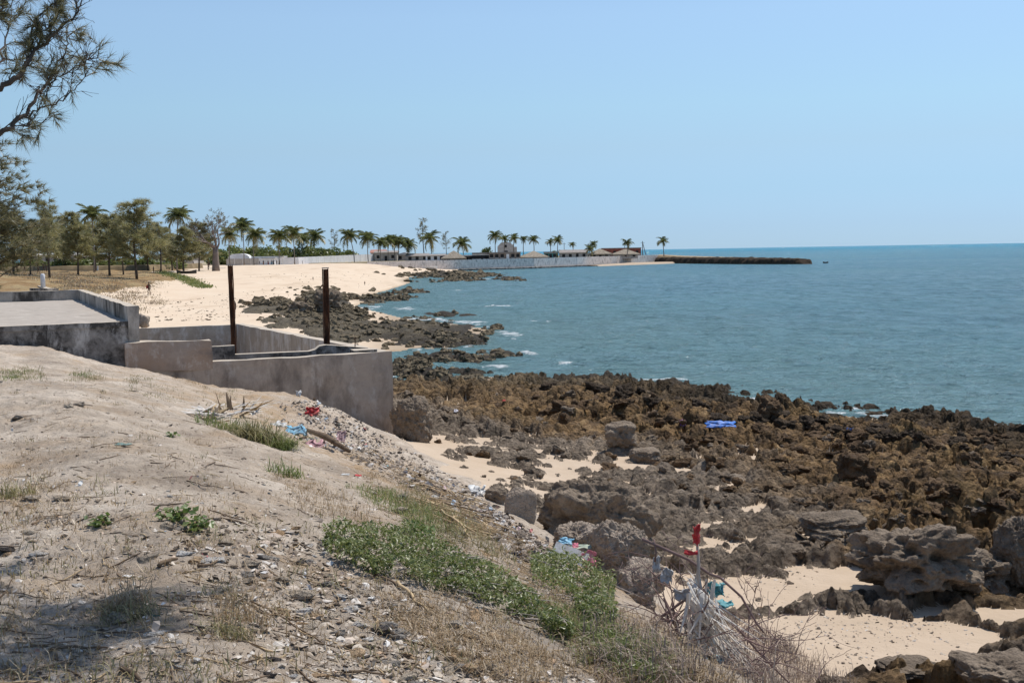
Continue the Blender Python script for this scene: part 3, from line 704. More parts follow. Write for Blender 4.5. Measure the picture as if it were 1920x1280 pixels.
for i in range(len(SWp) - 1):
    a, c_ = SWp[i], SWp[i + 1]; dd = (c_ - a).normalized(); nn = Vector((-dd.y, dd.x)); n_ = max(2, int((c_ - a).length / 16))
    for k in range(n_):
        p0, p1 = a.lerp(c_, k / n_) + dd * .05, a.lerp(c_, (k + 1) / n_)
        off = nn * R.uniform(-.12, .05)
        mb = MB().prism([loc2(p0 + off - nn * .35), loc2(p1 + off - nn * .35), loc2(p1 + nn * .6), loc2(p0 + nn * .6)], -.6, ZH + .25 + R.uniform(-.06, .06))
        mb.build('wall_section', C_SEAW, sw)
    MB().prism([loc2(a - nn * 1.3), loc2(c_ - nn * 1.3), loc2(c_ - nn * .5), loc2(a - nn * .5)], -.5, [.55, .5, .75, .8]).build('footing', C_MOULD, sw)
def noise_lump(name, spine, widths, heights, mat, seg=240, ring=22, seed=0, rough=.5, zb=-.6):
    """a long rocky ridge along a line on the ground"""
    sp = [Vector(p) for p in spine]; L = [0]
    for a, c_ in zip(sp, sp[1:]): L.append(L[-1] + (c_ - a).length)
    t = np.linspace(0, L[-1], seg); X = np.interp(t, L, [p.x for p in sp]); Y = np.interp(t, L, [p.y for p in sp])
    W = np.interp(t, L, widths); Hh = np.interp(t, L, heights)
    tx, ty = np.gradient(X), np.gradient(Y); ln_ = np.hypot(tx, ty); nx, ny = -ty / ln_, tx / ln_
    s = np.linspace(-1, 1, ring); S, T = np.meshgrid(s, t)
    prof_ = np.clip(1 - np.abs(S) ** 9, 0, 1)
    xx = X[:, None] + nx[:, None] * S * W[:, None]; yy = Y[:, None] + ny[:, None] * S * W[:, None]
    nz = fbm(xx / 3.3, yy / 3.3, 4, seed) * .9 + .5 * (np.sqrt(np.clip(worley(xx / 2.6, yy / 2.6, seed + 3)[1] - worley(xx / 2.6, yy / 2.6, seed + 3)[0], 0, 1)) - .5)
    zz = zb + (Hh[:, None] - zb) * prof_ + rough * nz * (.35 + .65 * np.clip(1.2 - prof_ + .3, 0, 1))
    xx = xx + rough * .8 * fbm(xx / 2, yy / 2 + 40, 3, seed + 7); yy = yy + rough * .8 * fbm(xx / 2 + 40, yy / 2, 3, seed + 9)
    ii = np.arange(xx.size).reshape(xx.shape); Fq = np.stack([ii[:-1, :-1], ii[1:, :-1], ii[1:, 1:], ii[:-1, 1:]], -1).reshape(-1, 4)
    return link(name, np_mesh(name, np.stack([xx, yy, zz], -1).reshape(-1, 3), Fq), mat)
M_BREAK = concrete('dark_sea_rock', (.06,.047,.037), (.02,.017,.015), (.12,.095,.07), .5, .2, False, (.075,.055,.035), 1.)
brk = noise_lump('breakwater', [at(1238, 492, 530).xy, at(1300, 493, 500).xy, at(1400, 494, 450).xy, at(1505, 494, 422).xy, at(1517, 494, 417).xy], [7, 6.5, 6, 4, 1.], [2.6, 2.5, 2.4, 1.9, -.6], M_BREAK, 420, 26, 301, 1.35)
tag(brk, 'long dark rocky breakwater running out from the point into the sea', 'breakwater')
spit = noise_lump('sand_spit', [at(1110, 499, 464).xy + Vector((0, -4)), at(1185, 496, 494).xy + Vector((0, -6)), at(1245, 494, 515).xy + Vector((0, -8))], [3, 6, 5], [.35, .9, .8], M_SAND, 80, 14, 311, .08, -.5)
tag(spit, kind='structure')
M_TAN = simple('dry_scrub_top', (.36,.27,.17), .95, .3, .3, .1, False)
cap = noise_lump('scrub_mound', [at(1235, 486, 532).xy, at(1285, 486, 511).xy, at(1350, 486, 479).xy, at(1480, 486, 436).xy], [5, 3.6, 3., 1.2], [3.9, 3.2, 2.75, 2.1], M_TAN, 160, 10, 321, .35, 1.2)
tag(cap, kind='structure')

# ------------------------------------------------------------------ village buildings
M_WHITE = simple('whitewash', (.80,.80,.81), .85, .1, .5, .15, False, .2)
M_GREYW = concrete('grey_plaster', (.46,.43,.40), (.25,.23,.21), (.60,.58,.55), .3, .4)
M_BRICK = simple('red_brick_wall', (.28,.10,.075), .9, .25, 1.2, .1, False, .3)
M_TIN = concrete('rusty_tin_roof', (.33,.30,.28), (.16,.12,.10), (.48,.46,.44), .35, .3)
M_TINW = simple('pale_tin_roof', (.62,.61,.60), .6, .12, .4, .3, False)
M_THATCH = simple('grey_thatch', (.31,.265,.21), .95, .3, 1.5, .05, False, .6, 6.)
M_DARK = simple('dark_opening', (.02,.02,.022), .6, .1)
M_TEAL = simple('teal_paint', (.07,.24,.24), .7, .15)
M_BROWNW = concrete('brown_plaster', (.30,.24,.20), (.16,.13,.11), (.40,.34,.29), .35, .3)
M_REDT = simple('red_roof', (.42,.20,.15), .85, .2, .5)
def bldg(name, px0, px1, ytop, yeave, d, depth, wall, roof, kind, label, cat, wins=0, winy=.5, z=ZH, rot=0, door=True, overhang=.4, win_mat=None):
    """walls, a roof of the given kind, windows and a door; px0..px1 is the front"""
    a, c_ = at(px0, 480, d), at(px1, 480, d); w = (c_ - a).length; cx = (a + c_) / 2
    he = at((px0 + px1) / 2, yeave, d).z - z; ht = at((px0 + px1) / 2, ytop, d).z - z
    e = empty(name, (cx.x, cx.y, z), rot, label, cat, 'houses on the point' if cat in ('house', 'hut') else None); hw = w / 2
    W_ = MB().box(-hw, hw, 0, depth, -1, he); W_.build('wall', wall, e)
    o = overhang; mb = MB()
    if kind == 'gable':       # ridge along x
        mb.add([(-hw-o,-o,he),(hw+o,-o,he),(hw+o,depth+o,he),(-hw-o,depth+o,he),(-hw-o,depth/2,ht),(hw+o,depth/2,ht),
                (-hw-o,-o,he+.12),(hw+o,-o,he+.12),(hw+o,depth+o,he+.12),(-hw-o,depth+o,he+.12)],[(0,1,7,6),(6,7,5,4),(8,9,4,5),(2,3,9,8),(1,2,8,5,7),(3,0,6,4,9),(3,2,1,0)])
    elif kind == 'front':     # gable end faces the sea
        mb.add([(-hw-o,-o,he),(hw+o,-o,he),(hw+o,depth,he),(-hw-o,depth,he),(0,-o,ht),(0,depth,ht),(-hw-o,-o,he+.12),(hw+o,-o,he+.12),(hw+o,depth,he+.12),(-hw-o,depth,he+.12)],[(0,1,7,4,6),(6,4,5,9),(7,8,5,4),(2,3,9,5,8),(1,2,8,7),(3,0,6,9),(3,2,1,0)])
    elif kind == 'hip':
        r_ = max(.2, hw - depth / 2); hh = hw + o
        n_ = 14; ring0 = []; base_ = [(-hh,-o),(hh,-o),(hh,depth+o),(-hh,depth+o)]
        mb.add([(x_,y_,he-.15) for x_,y_ in base_]+[(x_*.99,y_,he+.25) for x_,y_ in base_]+[(-r_*.5,depth/2,ht),(r_*.5,depth/2,ht)],[(0,1,5,4),(1,2,6,5),(2,3,7,6),(3,0,4,7),(4,5,9,8),(5,6,9),(6,7,8,9),(7,4,8),(3,2,1,0)])
    else:                     # flat
        mb.box(-hw-o*.5, hw+o*.5, -o*.5, depth+o*.5, he+.003, ht)
    mb.build('roof', roof, e)
    slots = wins + (1 if door else 0)
    for k in range(slots):
        x_ = -hw + w * (k + .5) / max(1, slots) + R.uniform(-.15, .15)
        if door and k == slots // 2:
            fr = MB().box(x_ - .55, x_ + .55, -.06, .05, 0, min(2.1, he * .85)).build('door', win_mat or M_DARK, e)
        else:
            f_ = MB().box(x_ - .62, x_ + .62, -.05, .04, he * winy - .65, he * winy + .7).build('window', M_DARK, e)
            m_ = MB().box(x_ - .72, x_ + .72, -.14, -.051, he * winy - .78, he * winy - .66).build('sill', M_WHITE, f_)
    return e
bldg('shed', 702, 744, 470, 474, 462, 8, M_GREYW, M_TIN, 'gable', 'grey tin-roofed shed with dark opening behind the slim palms', 'house', 2)
bldg('house', 762, 802, 475, 480.5, 452, 7, M_GREYW, M_TIN, 'gable', 'small grey house with two square windows right of the palm row', 'house', 3, .5, door=False)
bldg('house', 798, 834, 476, 479.5, 440, 7, M_WHITE, M_TIN, 'gable', 'small whitewashed house with dark windows left of the thatched hut', 'house', 3, .5, door=False)
bldg('thatched_hut', 832, 868, 470, 485, 436, 7, M_BROWNW, M_THATCH, 'hip', 'pointed thatched hut close to the middle of the sea wall', 'hut', 1, overhang=1.2)
bldg('house', 861, 886, 478, 480, 440, 7, M_BROWNW, M_TINW, 'flat', 'low house with pale porch roof and dark doorways beside the pointed hut', 'house', 3, .45, win_mat=M_DARK)
bldg('house', 886, 917, 473.5, 477, 438, 9, M_WHITE, M_TIN, 'flat', 'white colonnaded house with flat grey roof left of the brown house', 'house', 5, .5)
bldg('house', 917, 976, 472.5, 474.5, 436, 8, M_BROWNW, M_TIN, 'flat', 'long brown house with dark flat roof below the church', 'house', 5, .55, win_mat=M_WHITE)
bldg('thatched_hut', 978, 1024, 470.5, 483, 440, 9, M_GREYW, M_THATCH, 'hip', 'broad low thatched roof right of the long brown house', 'hut', 2, overhang=1.4)
bldg('house', 1021, 1043, 472, 475, 470, 7, M_TEAL, M_TIN, 'flat', 'small teal painted house between two thatched roofs', 'house', 2, .5)
bldg('house', 1050, 1102, 468, 474, 480, 9, M_GREYW, M_TIN, 'gable', 'long grey house with dark arched roof near the end of the village', 'house', 3, .4)
bldg('thatched_hut', 1108, 1144, 466, 477, 486, 8, M_GREYW, M_THATCH, 'hip', 'thatched hut with light wall left of the red brick building', 'hut', 2, overhang=1.1)
bldg('brick_building', 1132, 1202, 464.5, 466, 520, 14, M_BRICK, M_TIN, 'flat', 'long red brick building at the end of the village', 'house', 4, .5)
bldg('thatched_hut', 1153, 1196, 467, 477.5, 492, 8, M_GREYW, M_THATCH, 'hip', 'last thatched hut in front of the red brick building', 'hut', 2, overhang=1.2)
bldg('house', 695, 722, 468, 474, 520, 8, M_GREYW, M_REDT, 'gable', 'house with faded red roof behind the end of the white wall', 'house', 1)
bldg('house', 742, 775, 473, 478, 470, 8, M_GREYW, M_TINW, 'front', 'pale gabled shed half hidden behind the bent palm', 'house', 1)
# church
a, c_ = at(933, 480, 500), at(964, 480, 500); hw = (c_ - a).length / 2; cx = (a + c_) / 2
ch = empty('church', (cx.x, cx.y, ZH), 0, 'old pale church front with stepped gable above the brown house', 'church')
zt = lambda y: at(950, y, 500).z - ZH
mb = MB(); pts = [(-hw, 0), (hw, 0), (hw, zt(459)), (hw*.75, zt(458)), (hw*.6, zt(455)), (hw*.25, zt(454)), (0, zt(451.5)), (-hw*.25, zt(454)), (-hw*.6, zt(455)), (-hw*.75, zt(458)), (-hw, zt(462))]
n_ = len(pts); mb.add([(x_, 0, z_) for x_, z_ in pts] + [(x_, .9, z_) for x_, z_ in pts], [tuple(range(n_)), tuple(range(n_, 2*n_))[::-1]] + [(i, n_+i, n_+(i+1)%n_, (i+1)%n_) for i in range(n_)])
M_CHURCH = concrete('old_limewash', (.58,.53,.50), (.38,.34,.31), (.68,.65,.62), .3, .4)
mb.build('facade', M_CHURCH, ch)
MB().box(-hw*.9, hw*.9, .9, 16, 0, zt(463)).build('nave', M_CHURCH, ch)
mb = MB(); mb.add([(-hw,.9,zt(463)),(hw,.9,zt(463)),(hw,16,zt(463)),(-hw,16,zt(463)),(0,.9,zt(459)),(0,16,zt(459))],[(0,1,4),(1,2,5,4),(2,3,5),(3,0,4,5)]); mb.build('roof', M_TIN, ch)
MB().box(-.5, .5, -.08, .05, zt(464), zt(459)).build('window', M_DARK, ch)
MB().box(-.9, .9, -.08, .05, zt(476), zt(470)).build('door', M_DARK, ch)
MB().box(hw, hw*1.35, .4, 8, 0, zt(463)).build('side_chapel', M_CHURCH, ch)
# white compound wall with its panels, and the gatehouse
ww = empty('boundary_wall', tuple(at(430, 497, 392)), 0, 'long white boundary wall behind the beach under the palms', 'wall'); TO = Vector(ww.location.xy); ww.location.z = 0
w0, w1, w2 = at(425, 498, 392).xy, at(560, 497, 405).xy, at(716, 496, 470).xy
k = 0
for a, c_, n_ in ((w0, w1, 9), (w1, w2, 14)):
    dd = (c_ - a).normalized(); nn = Vector((-dd.y, dd.x))
    for i in range(n_):
        p0, p1 = a.lerp(c_, i / n_), a.lerp(c_, (i + 1) / n_) - dd * .12
        top = 5.75 + .012 * (p0.y - 392)
        MB().prism([loc2(p0), loc2(p1), loc2(p1 + nn * .25), loc2(p0 + nn * .25)], 1.5, top).build('wall_panel', M_WHITE if k > 3 else M_GREYW, ww)  # first panels take grey plaster: shade on the white wall put into colour
        MB().prism([loc2(p1 - nn * .05), loc2(p1 + dd * .115 - nn * .05), loc2(p1 + dd * .115 + nn * .3), loc2(p1 + nn * .3)], 1.5, top + .08).build('pier', M_WHITE, ww); k += 1
gp = at(448, 490, 398); gw = at(467, 480, 398).x - gp.x
gt = empty('gatehouse', (gp.x, gp.y, 3.2), 0, 'white gatehouse with rounded gable and dark sign under the palms', 'gatehouse')
mb = MB(); hh = at(448, 475.5, 398).z - 3.2; arc = [(-gw, 0), (gw, 0), (gw, hh - 1.1)] + [(gw * math.cos(t) * .95, hh - 1.1 + 1.1 * math.sin(t)) for t in np.linspace(.25, math.pi - .25, 11)] + [(-gw, hh - 1.1)]
n_ = len(arc); mb.add([(x_, 0, z_) for x_, z_ in arc] + [(x_, 4, z_) for x_, z_ in arc], [tuple(range(n_)), tuple(range(n_, 2*n_))[::-1]] + [(i, n_+i, n_+(i+1)%n_, (i+1)%n_) for i in range(n_)])
mb.build('wall', M_WHITE, gt); MB().box(-gw*.35, gw*.35, -.08, .02, hh-2.6, hh-1.9).build('sign_board', M_DARK, gt)
MB().box(gw*1.0, gw*3.4, .4, 5, 0, hh - 2.0).build('wing', M_WHITE, gt); MB().box(gw*1.0, gw*3.5, .2, 5.2, hh-1.99, hh-1.7).build('wing_roof', M_TINW, gt)
lh = empty('low_house', tuple(at(500, 490, 402)), 0, 'white flat-roofed house right of the rounded gatehouse', 'house'); lh.location.z = 3.2
MB().box(-6, 6, 0, 6, 0, 2.9).build('wall', M_WHITE, lh); MB().box(-6.3, 6.3, -.3, 6.3, 2.903, 3.2).build('roof', M_TINW, lh)
# long pale-roofed sheds behind the trees on the left
for a_, b_, yt, ye, yb, d_, lab, rm in ((38, 126, 474.5, 479, 492, 330, 'long white-roofed shed behind the trees at far left', M_TINW), (132, 190, 479, 482, 492, 340, 'long grey shed behind the middle of the beach trees', M_TIN), (290, 362, 479, 483, 492, 350, 'long grey low shed left of the bare baobab', M_TIN)):
    e = bldg('long_shed', a_, b_, yt, ye, d_, 12, M_GREYW, rm, 'gable', lab, 'shed', 5, .5, z=at(100, yb, d_).z)
# low earth bank with hedge behind the trees
hedge_c = [at(-60, 500, 300).xy, at(100, 499, 290).xy, at(260, 497, 290).xy, at(370, 493, 330).xy]
hb = noise_lump('earth_bank', hedge_c, [3, 3, 3, 2], [5.0, 4.9, 4.75, 4.7], simple('bank_earth', (.20,.15,.09), .95, .3, .4, .1, False), 120, 8, 341, .3, 2.5); tag(hb, kind='structure')
# poles
M_POLE = simple('weathered_pole', (.16,.14,.12), .9)
p = at(1205, 478, 515); h = at(1205, 452, 515).z - ZH
e = empty('power_pole', (p.x, p.y, ZH), 0, 'tall braced wooden power pole at the end of the village', 'pole')
MB().tube([(0,0,0),(0,0,h)], [.2,.15], 6).build('pole', M_POLE, e); MB().tube([(1.6,0,0),(.1,0,h*.85)], .15, 6).build('brace', M_POLE, e); MB().box(-.9,.9,-.06,.06,h-.8,h-.65).build('crossarm', M_POLE, e)
for px, yt, lab in ((1058, 455, 'thin power pole above the long grey house'), (1103, 457, 'thin power pole left of the thatched hut by the brick building')):
    p = at(px, 478, 490); h = at(px, yt, 490).z - ZH
    e = empty('power_pole', (p.x, p.y, ZH), 0, lab, 'pole'); MB().tube([(0,0,0),(0,0,h)], [.14,.1], 6).build('pole', M_POLE, e); MB().box(-.7,.7,-.05,.05,h-.6,h-.48).build('crossarm', M_POLE, e)
# boats
M_BOATW = simple('white_hull', (.7,.7,.7), .5, .08); M_BOATD = simple('dark_hull', (.05,.045,.04), .6)
def boat(px, py, z, ln_, rz, m_, lab):
    p = atz(px, py, z); e = empty('rowing_boat', (p.x, p.y, z), rz, lab, 'boat'); mb = MB(); n_ = 9; rows = []
    for i in range(n_):
        t = i / (n_ - 1) * 2 - 1; wd = ln_ * .17 * (1 - abs(t) ** 2.6) + .03; hz = .55 + .3 * t * t
        rows.append([(t * ln_ / 2, -wd, hz), (t * ln_ / 2, -wd * .7, .15), (t * ln_ / 2, 0, 0), (t * ln_ / 2, wd * .7, .15), (t * ln_ / 2, wd, hz), (t * ln_ / 2, wd * .85, hz - .02), (t * ln_ / 2, 0, .25), (t * ln_ / 2, -wd * .85, hz - .02)])
    mb.v = [v for r_ in rows for v in r_]
    for i in range(n_ - 1):
        for j in range(8): mb.f.append((i*8+j, i*8+(j+1)%8, (i+1)*8+(j+1)%8, (i+1)*8+j)); mb.m.append(0)
    mb.f += [tuple(range(8))[::-1], tuple((n_-1)*8+j for j in range(8))]; mb.m += [0, 0]
    mb.build('hull', m_, e); MB().box(-.25, .25, -ln_*.14, ln_*.14, .42, .48).build('thwart', M_BROWNW, e)
boat(350, 513, tz(*atz(350,513,3).xy), 4.2, .1, M_BOATD, 'dark wooden boat pulled up below the beach trees')
boat(806, 503, 1.2, 5.5, .3, M_BOATW, 'white boat on the sand at the foot of the sea wall')
boat(1408, 494.5, -.05, 6., .1, M_BOATW, 'small white boat floating in front of the breakwater')
boat(1548, 494, -.12, 2.2, .2, M_BOATD, 'small dark boat on the water right of the breakwater tip')
# ------------------------------------------------------------------ trees
M_TRUNK = simple('palm_trunk', (.24,.20,.17), .95, .25, 3.)
M_BARK = simple('casuarina_bark', (.10,.078,.062), .95, .35, 4., .1)
M_BAOB = simple('baobab_bark', (.22,.175,.15), .9, .25, .8, .15)
M_PALM = leafmat('palm_leaf', (.10,.13,.045), (.21,.22,.08), (.46,.38,.19), .5)
M_CASU = leafmat('casuarina_needles', (.18,.185,.075), (.30,.28,.125), (.43,.38,.20), .5)
M_CASD = leafmat('dark_casuarina_needles', (.12,.125,.055), (.20,.185,.09), (.30,.25,.14), .5)
M_BUSH = leafmat('shrub_leaves', (.09,.125,.03), (.17,.20,.05), (.29,.28,.11), .4)
def frond_mesh(seed, dryness):
    rr = random.Random(seed); V = []; F = []; A_ = []
    n_ = 12; L = 1.0; droop = rr.uniform(.5, .95); rise = rr.uniform(.25, .5)
    pts = [Vector((L * t * (1 - .18 * t), 0, rise * t - droop * t * t * 1.05)) for t in [i / n_ for i in range(n_ + 1)]]
    base = min(1, max(0, .3 + dryness))
    for i in range(n_):
        p, q = pts[i], pts[i + 1]; wd = .012 * (1 - i / n_) + .004; o = len(V)
        V += [(p.x, -wd, p.z), (p.x, wd, p.z), (q.x, wd, q.z), (q.x, -wd, q.z)]; F.append((o, o+1, o+2, o+3)); A_ += [base + .3] * 4
        t = (i + .5) / n_
        ll = .36 * math.sin(math.pi * min(1, t * .82 + .16)) + .05
        for sgn in (-1, 1):
            for hlf in (0, .5):
                c_ = p.lerp(q, hlf + .25); tip = c_ + Vector((.55 * ll, sgn * ll * rr.uniform(.55, .85), -ll * rr.uniform(.25, .8)))
                e_ = Vector((.026, 0, 0)); o = len(V); mid = c_.lerp(tip, .5) + Vector((0, 0, .05 * ll))
                V += [tuple(c_ - e_), tuple(c_ + e_), tuple(mid + e_ * .8), tuple(mid - e_ * .8)]; F.append((o, o+1, o+2, o+3))
                V += [tuple(mid - e_ * .8), tuple(mid + e_ * .8), tuple(tip + e_ * .15), tuple(tip)]; F.append((o+4, o+5, o+6, o+7))
                A_ += [min(1, max(0, base + rr.uniform(-.25, .25)))] * 8
    me = np_mesh('frond', np.array(V), np.array(F), False, {'rnd': np.array(A_)}); me.materials.append(M_PALM); return me
FR_G = [frond_mesh(i, R.uniform(-.25, .05)) for i in range(5)]; FR_D = [frond_mesh(20 + i, .45) for i in range(3)]
def palm(px, ycrown, d, L, label, lean=0, zg=None, ybase=None, nf=22, group='coconut palms along the far shore'):
    top = at(px, ycrown, d)
    if zg is None: zg = float(tz(top.x, top.y))
    hgt = top.z - zg
    e = empty('palm_tree', (top.x - lean, top.y, zg), 0, label, 'palm tree', group)
    mb = MB(); cv_ = R.uniform(-.4, .4)
    pts = [(lean * (t ** 1.6) + cv_ * math.sin(t * math.pi) * .8, 0, hgt * t - .3 * (1 - t)) for t in [i / 7 for i in range(8)]]
    mb.tube(pts, [.30 if i == 0 else .19 - .008 * i for i in range(8)], 6); mb.build('trunk', M_TRUNK, e, True)
    for k in range(nf):
        old = k / (nf - 1)                                   # 0 young and upright .. 1 old and hanging
        me = R.choice(FR_D) if old > .8 and R.random() < .65 else R.choice(FR_G)
        o = link('frond', me, None, e); o.location = (lean, 0, hgt - .1)
        az = k * 2.4 + R.uniform(-.3, .3); el = 1.35 - 2.0 * old + R.uniform(-.15, .15)
        sc = L * R.uniform(.8, 1.15) * (1 if old > .15 else .75)
        o.rotation_euler = Euler((0, -el, az)); o.scale = (sc, sc, sc)
    return e
for a_ in [(455, 424, 385, 4.6, 'tall palm directly above the rounded gatehouse', 0), (478, 440, 378, 4.6, 'low bushy palm right of the rounded gatehouse', .6), (524, 442, 388, 4.6, 'yellowish palm in front of the bright white wall', .4), (549, 437, 396, 4.6, 'palm close behind the yellowish palm with dark upright crown', -.3),
           (590, 443, 450, 5.0, 'stout palm standing behind the middle of the white wall', 0), (655, 441, 420, 4.3, 'palm leaning left in front of the end of the white wall', -1.6), (690, 446, 425, 4.6, 'full green palm at the right end of the white wall', 0),
           (714, 454, 440, 3.6, 'slim palm just right of the white wall end', 0), (726, 452, 446, 3.6, 'slim palm second from the white wall end', 0), (738, 450, 450, 3.6, 'slim pale palm left of the pale palm pair', 0), (747, 453, 452, 4.2, 'yellowed palm left of the bent palm', .5), (767, 458, 455, 3.9, 'bent palm with drooping frond left of the small grey house', .8),
           (566, 448, 440, 4.0, 'small dark palm between the tall palms behind the white wall', 0)]:
    palm(a_[0], a_[1], a_[2], a_[3] * 1.08, a_[4], lean=a_[5], nf=24)
for px, yc, d, L, lab in [(806, 446, 470, 5.4, 'large dark green palm behind the white house'), (866, 456, 465, 5.0, 'round dark palm behind the low porch house'), (928, 441, 468, 3.9, 'tall palm at the left corner of the church'), (946, 447, 478, 2.9, 'thin palm in front of the church window'),
        (964, 446, 478, 3.2, 'palm at the right corner of the church'), (982, 448, 480, 2.6, 'thin small-crowned palm right of the church'), (1000, 449, 476, 3.2, 'palm above the broad thatched roof'), (1031, 453, 490, 2.5, 'small palm above the teal house'), (1046, 450, 486, 3.1, 'palm right of the teal house'),
        (1073, 458, 510, 2.0, 'tiny distant palm above the long grey house'), (1106, 466, 478, 3.0, 'low palm with hanging fronds beside the light-walled hut'), (1112, 457, 486, 2.6, 'slender palm behind the light-walled hut'), (1176, 455, 488, 3.2, 'palm standing over the last thatched hut'), (1243, 452, 520, 3.6, 'lone palm on the tip of the point')]:
    palm(px, yc, d, L, lab, zg=ZH, lean=R.uniform(-.6, .6), nf=19, group='coconut palms in the village')
palm(172, 402, 260, 3.9, 'dark palm rising above the beach trees on the left', zg=3.8); palm(334, 404, 280, 4.4, 'palm with windblown crown left of the baobab', zg=3.7, lean=.8)
palm(430, 440, 330, 4.4, 'shaggy palm just right of the baobab trunk', zg=3.6)

def wisps(P, D, rr, length, width, per, droop=.35, spread=.6):
    """thin needle tufts at points P growing along D"""
    n_ = len(P) * per
    T = np.repeat(P, per, 0); Dm = np.repeat(D, per, 0) + rr.normal(0, spread, (n_, 3)); Dm[:, 2] -= droop * rr.random(n_)
    Dm /= np.linalg.norm(Dm, axis=1)[:, None] + 1e-9
    ln_ = length * rr.uniform(.55, 1.15, n_)[:, None]
    sd = np.cross(Dm, rr.normal(0, 1, (n_, 3))); sd /= np.linalg.norm(sd, axis=1)[:, None] + 1e-9
    w_ = width * rr.uniform(.7, 1.2, n_)[:, None]
    V = np.stack([T - sd * w_ * .5, T + sd * w_ * .5, T + Dm * ln_ + np.array([0, 0, -1]) * ln_ * .12], 1).reshape(-1, 3)
    F = np.arange(n_ * 3).reshape(-1, 3)
    rv = np.repeat(np.repeat(rr.random(len(P)) * .7, per) + rr.random(n_) * .3, 3)
    return V, F, rv
def casuarina_meshes(h, seed, nb=34, per=9, width=.055, ln_=.62, wide=.26, low=.22, sparse=0.):
    rr = np.random.default_rng(seed); r2 = random.Random(seed); mb = MB()
    lean = r2.uniform(-.05, .05) * h
    ax = lambda t: Vector((lean * t * t + .1 * math.sin(t * 5 + seed), .08 * math.sin(t * 4 + seed * 2), h * t))
    mb.tube([ax(i / 9) for i in range(10)], [h * .014 * (1 - .88 * i / 9) + .012 for i in range(10)], 6)
    P = []; D = []
    for k in range(nb):
        t = low + (1 - low) * (k + r2.random()) / nb; t = min(t, .985)
        az = r2.uniform(0, 6.283); L = h * wide * (1.12 - t) ** .62 * r2.uniform(.5, 1.15) * min(1, (t - low) * 5 + .5)
        up = r2.uniform(.35, .9); b0 = ax(t)
        dv = Vector((math.cos(az), math.sin(az), up)).normalized(); pts = [b0]
        for s_ in range(1, 5):
            pts.append(b0 + dv * L * s_ / 4 + Vector((0, 0, L * .10 * math.sin(s_ / 4 * 3.1))) + Vector((r2.gauss(0, .04), r2.gauss(0, .04), 0)) * L)
        mb.tube(pts, [.028 * h / 10 * (1 - s_ / 4.6) + .004 for s_ in range(5)], 4)
        for s_ in range(6 + int(L * 6)):
            if r2.random() < sparse: continue
            f = r2.uniform(.2, 1.0) ** .75; i = min(3, int(f * 4)); c_ = pts[i].lerp(pts[i + 1], f * 4 - i)
            c_ = c_ + Vector((r2.gauss(0, .16), r2.gauss(0, .16), r2.gauss(.05, .13))) * (L * .55 + .12)
            P.append(c_); dd = dv + Vector((r2.gauss(0, .4), r2.gauss(0, .4), r2.uniform(0, .8))); D.append(dd.normalized())
    V, F, rv = wisps(np.array(P), np.array(D), rr, ln_, width, per)
    return mb.mesh('trunk', True), np_mesh('crown', V, F, False, {'rnd': rv})
CV = [casuarina_meshes(10, 31, 60, 13, .06, .7, .38, .2), casuarina_meshes(10, 32, 66, 13, .06, .7, .36, .22), casuarina_meshes(10, 33, 56, 12, .06, .75, .40, .22), casuarina_meshes(10, 34, 56, 9, .05, .75, .34, .2, .2), casuarina_meshes(10, 35, 34, 6, .035, .6, .3, .25, .35)]
for a_, b_ in CV: a_.materials.append(M_BARK); b_.materials.append(M_CASU)
def casuarina(px, ytop, ybase, v, label, wide=1., d=None, zg=None):
    if d is None: p = hit(px, ybase, 60)
    else: p = at(px, 500, d); p.z = float(tz(p.x, p.y)) if zg is None else zg
    h = (at(px, ytop, p.y).z - p.z) / 10.
    e = empty('casuarina_tree', (p.x, p.y, p.z - .15), R.uniform(0, 6.28), label, 'tree', 'casuarina trees at the back of the beach')
    link('trunk', CV[v][0], None, e); link('crown', CV[v][1], None, e)
    e.scale = (h * wide * 1.25, h * wide * 1.25, h); return e
for a_ in [(92, 378, 521, 3, 'wispy grey-topped casuarina behind the white marker pillar', .9), (147, 402, 516, 0, 'leafy casuarina left of the dark palm', 1.), (207, 405, 517, 1, 'broad casuarina left of the tallest beach tree', 1.15), (256, 380, 523, 2, 'tallest casuarina in the row nearest the bank edge', 1.05),
           (232, 428, 515, 4, 'thin sparse casuarina with bare grey branches among the beach row', 1.), (302, 418, 511, 3, 'thin-topped casuarina between the tallest one and the windblown palm', 1.), (345, 428, 512, 1, 'rounded casuarina just left of the baobab', 1.2), (374, 420, 508, 0, 'dense casuarina touching the baobab crown', 1.1),
           (120, 425, 507, 1, 'low casuarina in front of the white-roofed shed', 1.1), (58, 412, 516, 3, 'slim casuarina near the left edge before the shed', .9), (180, 425, 508, 0, 'bushy casuarina behind the broad one, half hidden', 1.1), (322, 440, 507, 2, 'small casuarina below the windblown palm', 1.1), (278, 430, 507, 1, 'short casuarina half hidden right of the tallest', 1.1),
           (25, 400, 515, 1, 'dark casuarina at the left edge below the big overhanging one', 1.1), (390, 440, 506, 2, 'small casuarina immediately before the baobab trunk', .9),
           (104, 405, 504, 2, 'rounded casuarina behind the wispy grey-topped one', 1.2), (163, 418, 503, 1, 'dense low casuarina directly under the dark palm', 1.2), (236, 408, 504, 0, 'casuarina filling the gap left of the tallest one', 1.2), (311, 428, 503, 1, 'dense casuarina under the windblown palm', 1.2), (75, 425, 504, 0, 'casuarina above the roof of the white-roofed shed', 1.2)]:
    casuarina(*a_[:5], wide=a_[5])
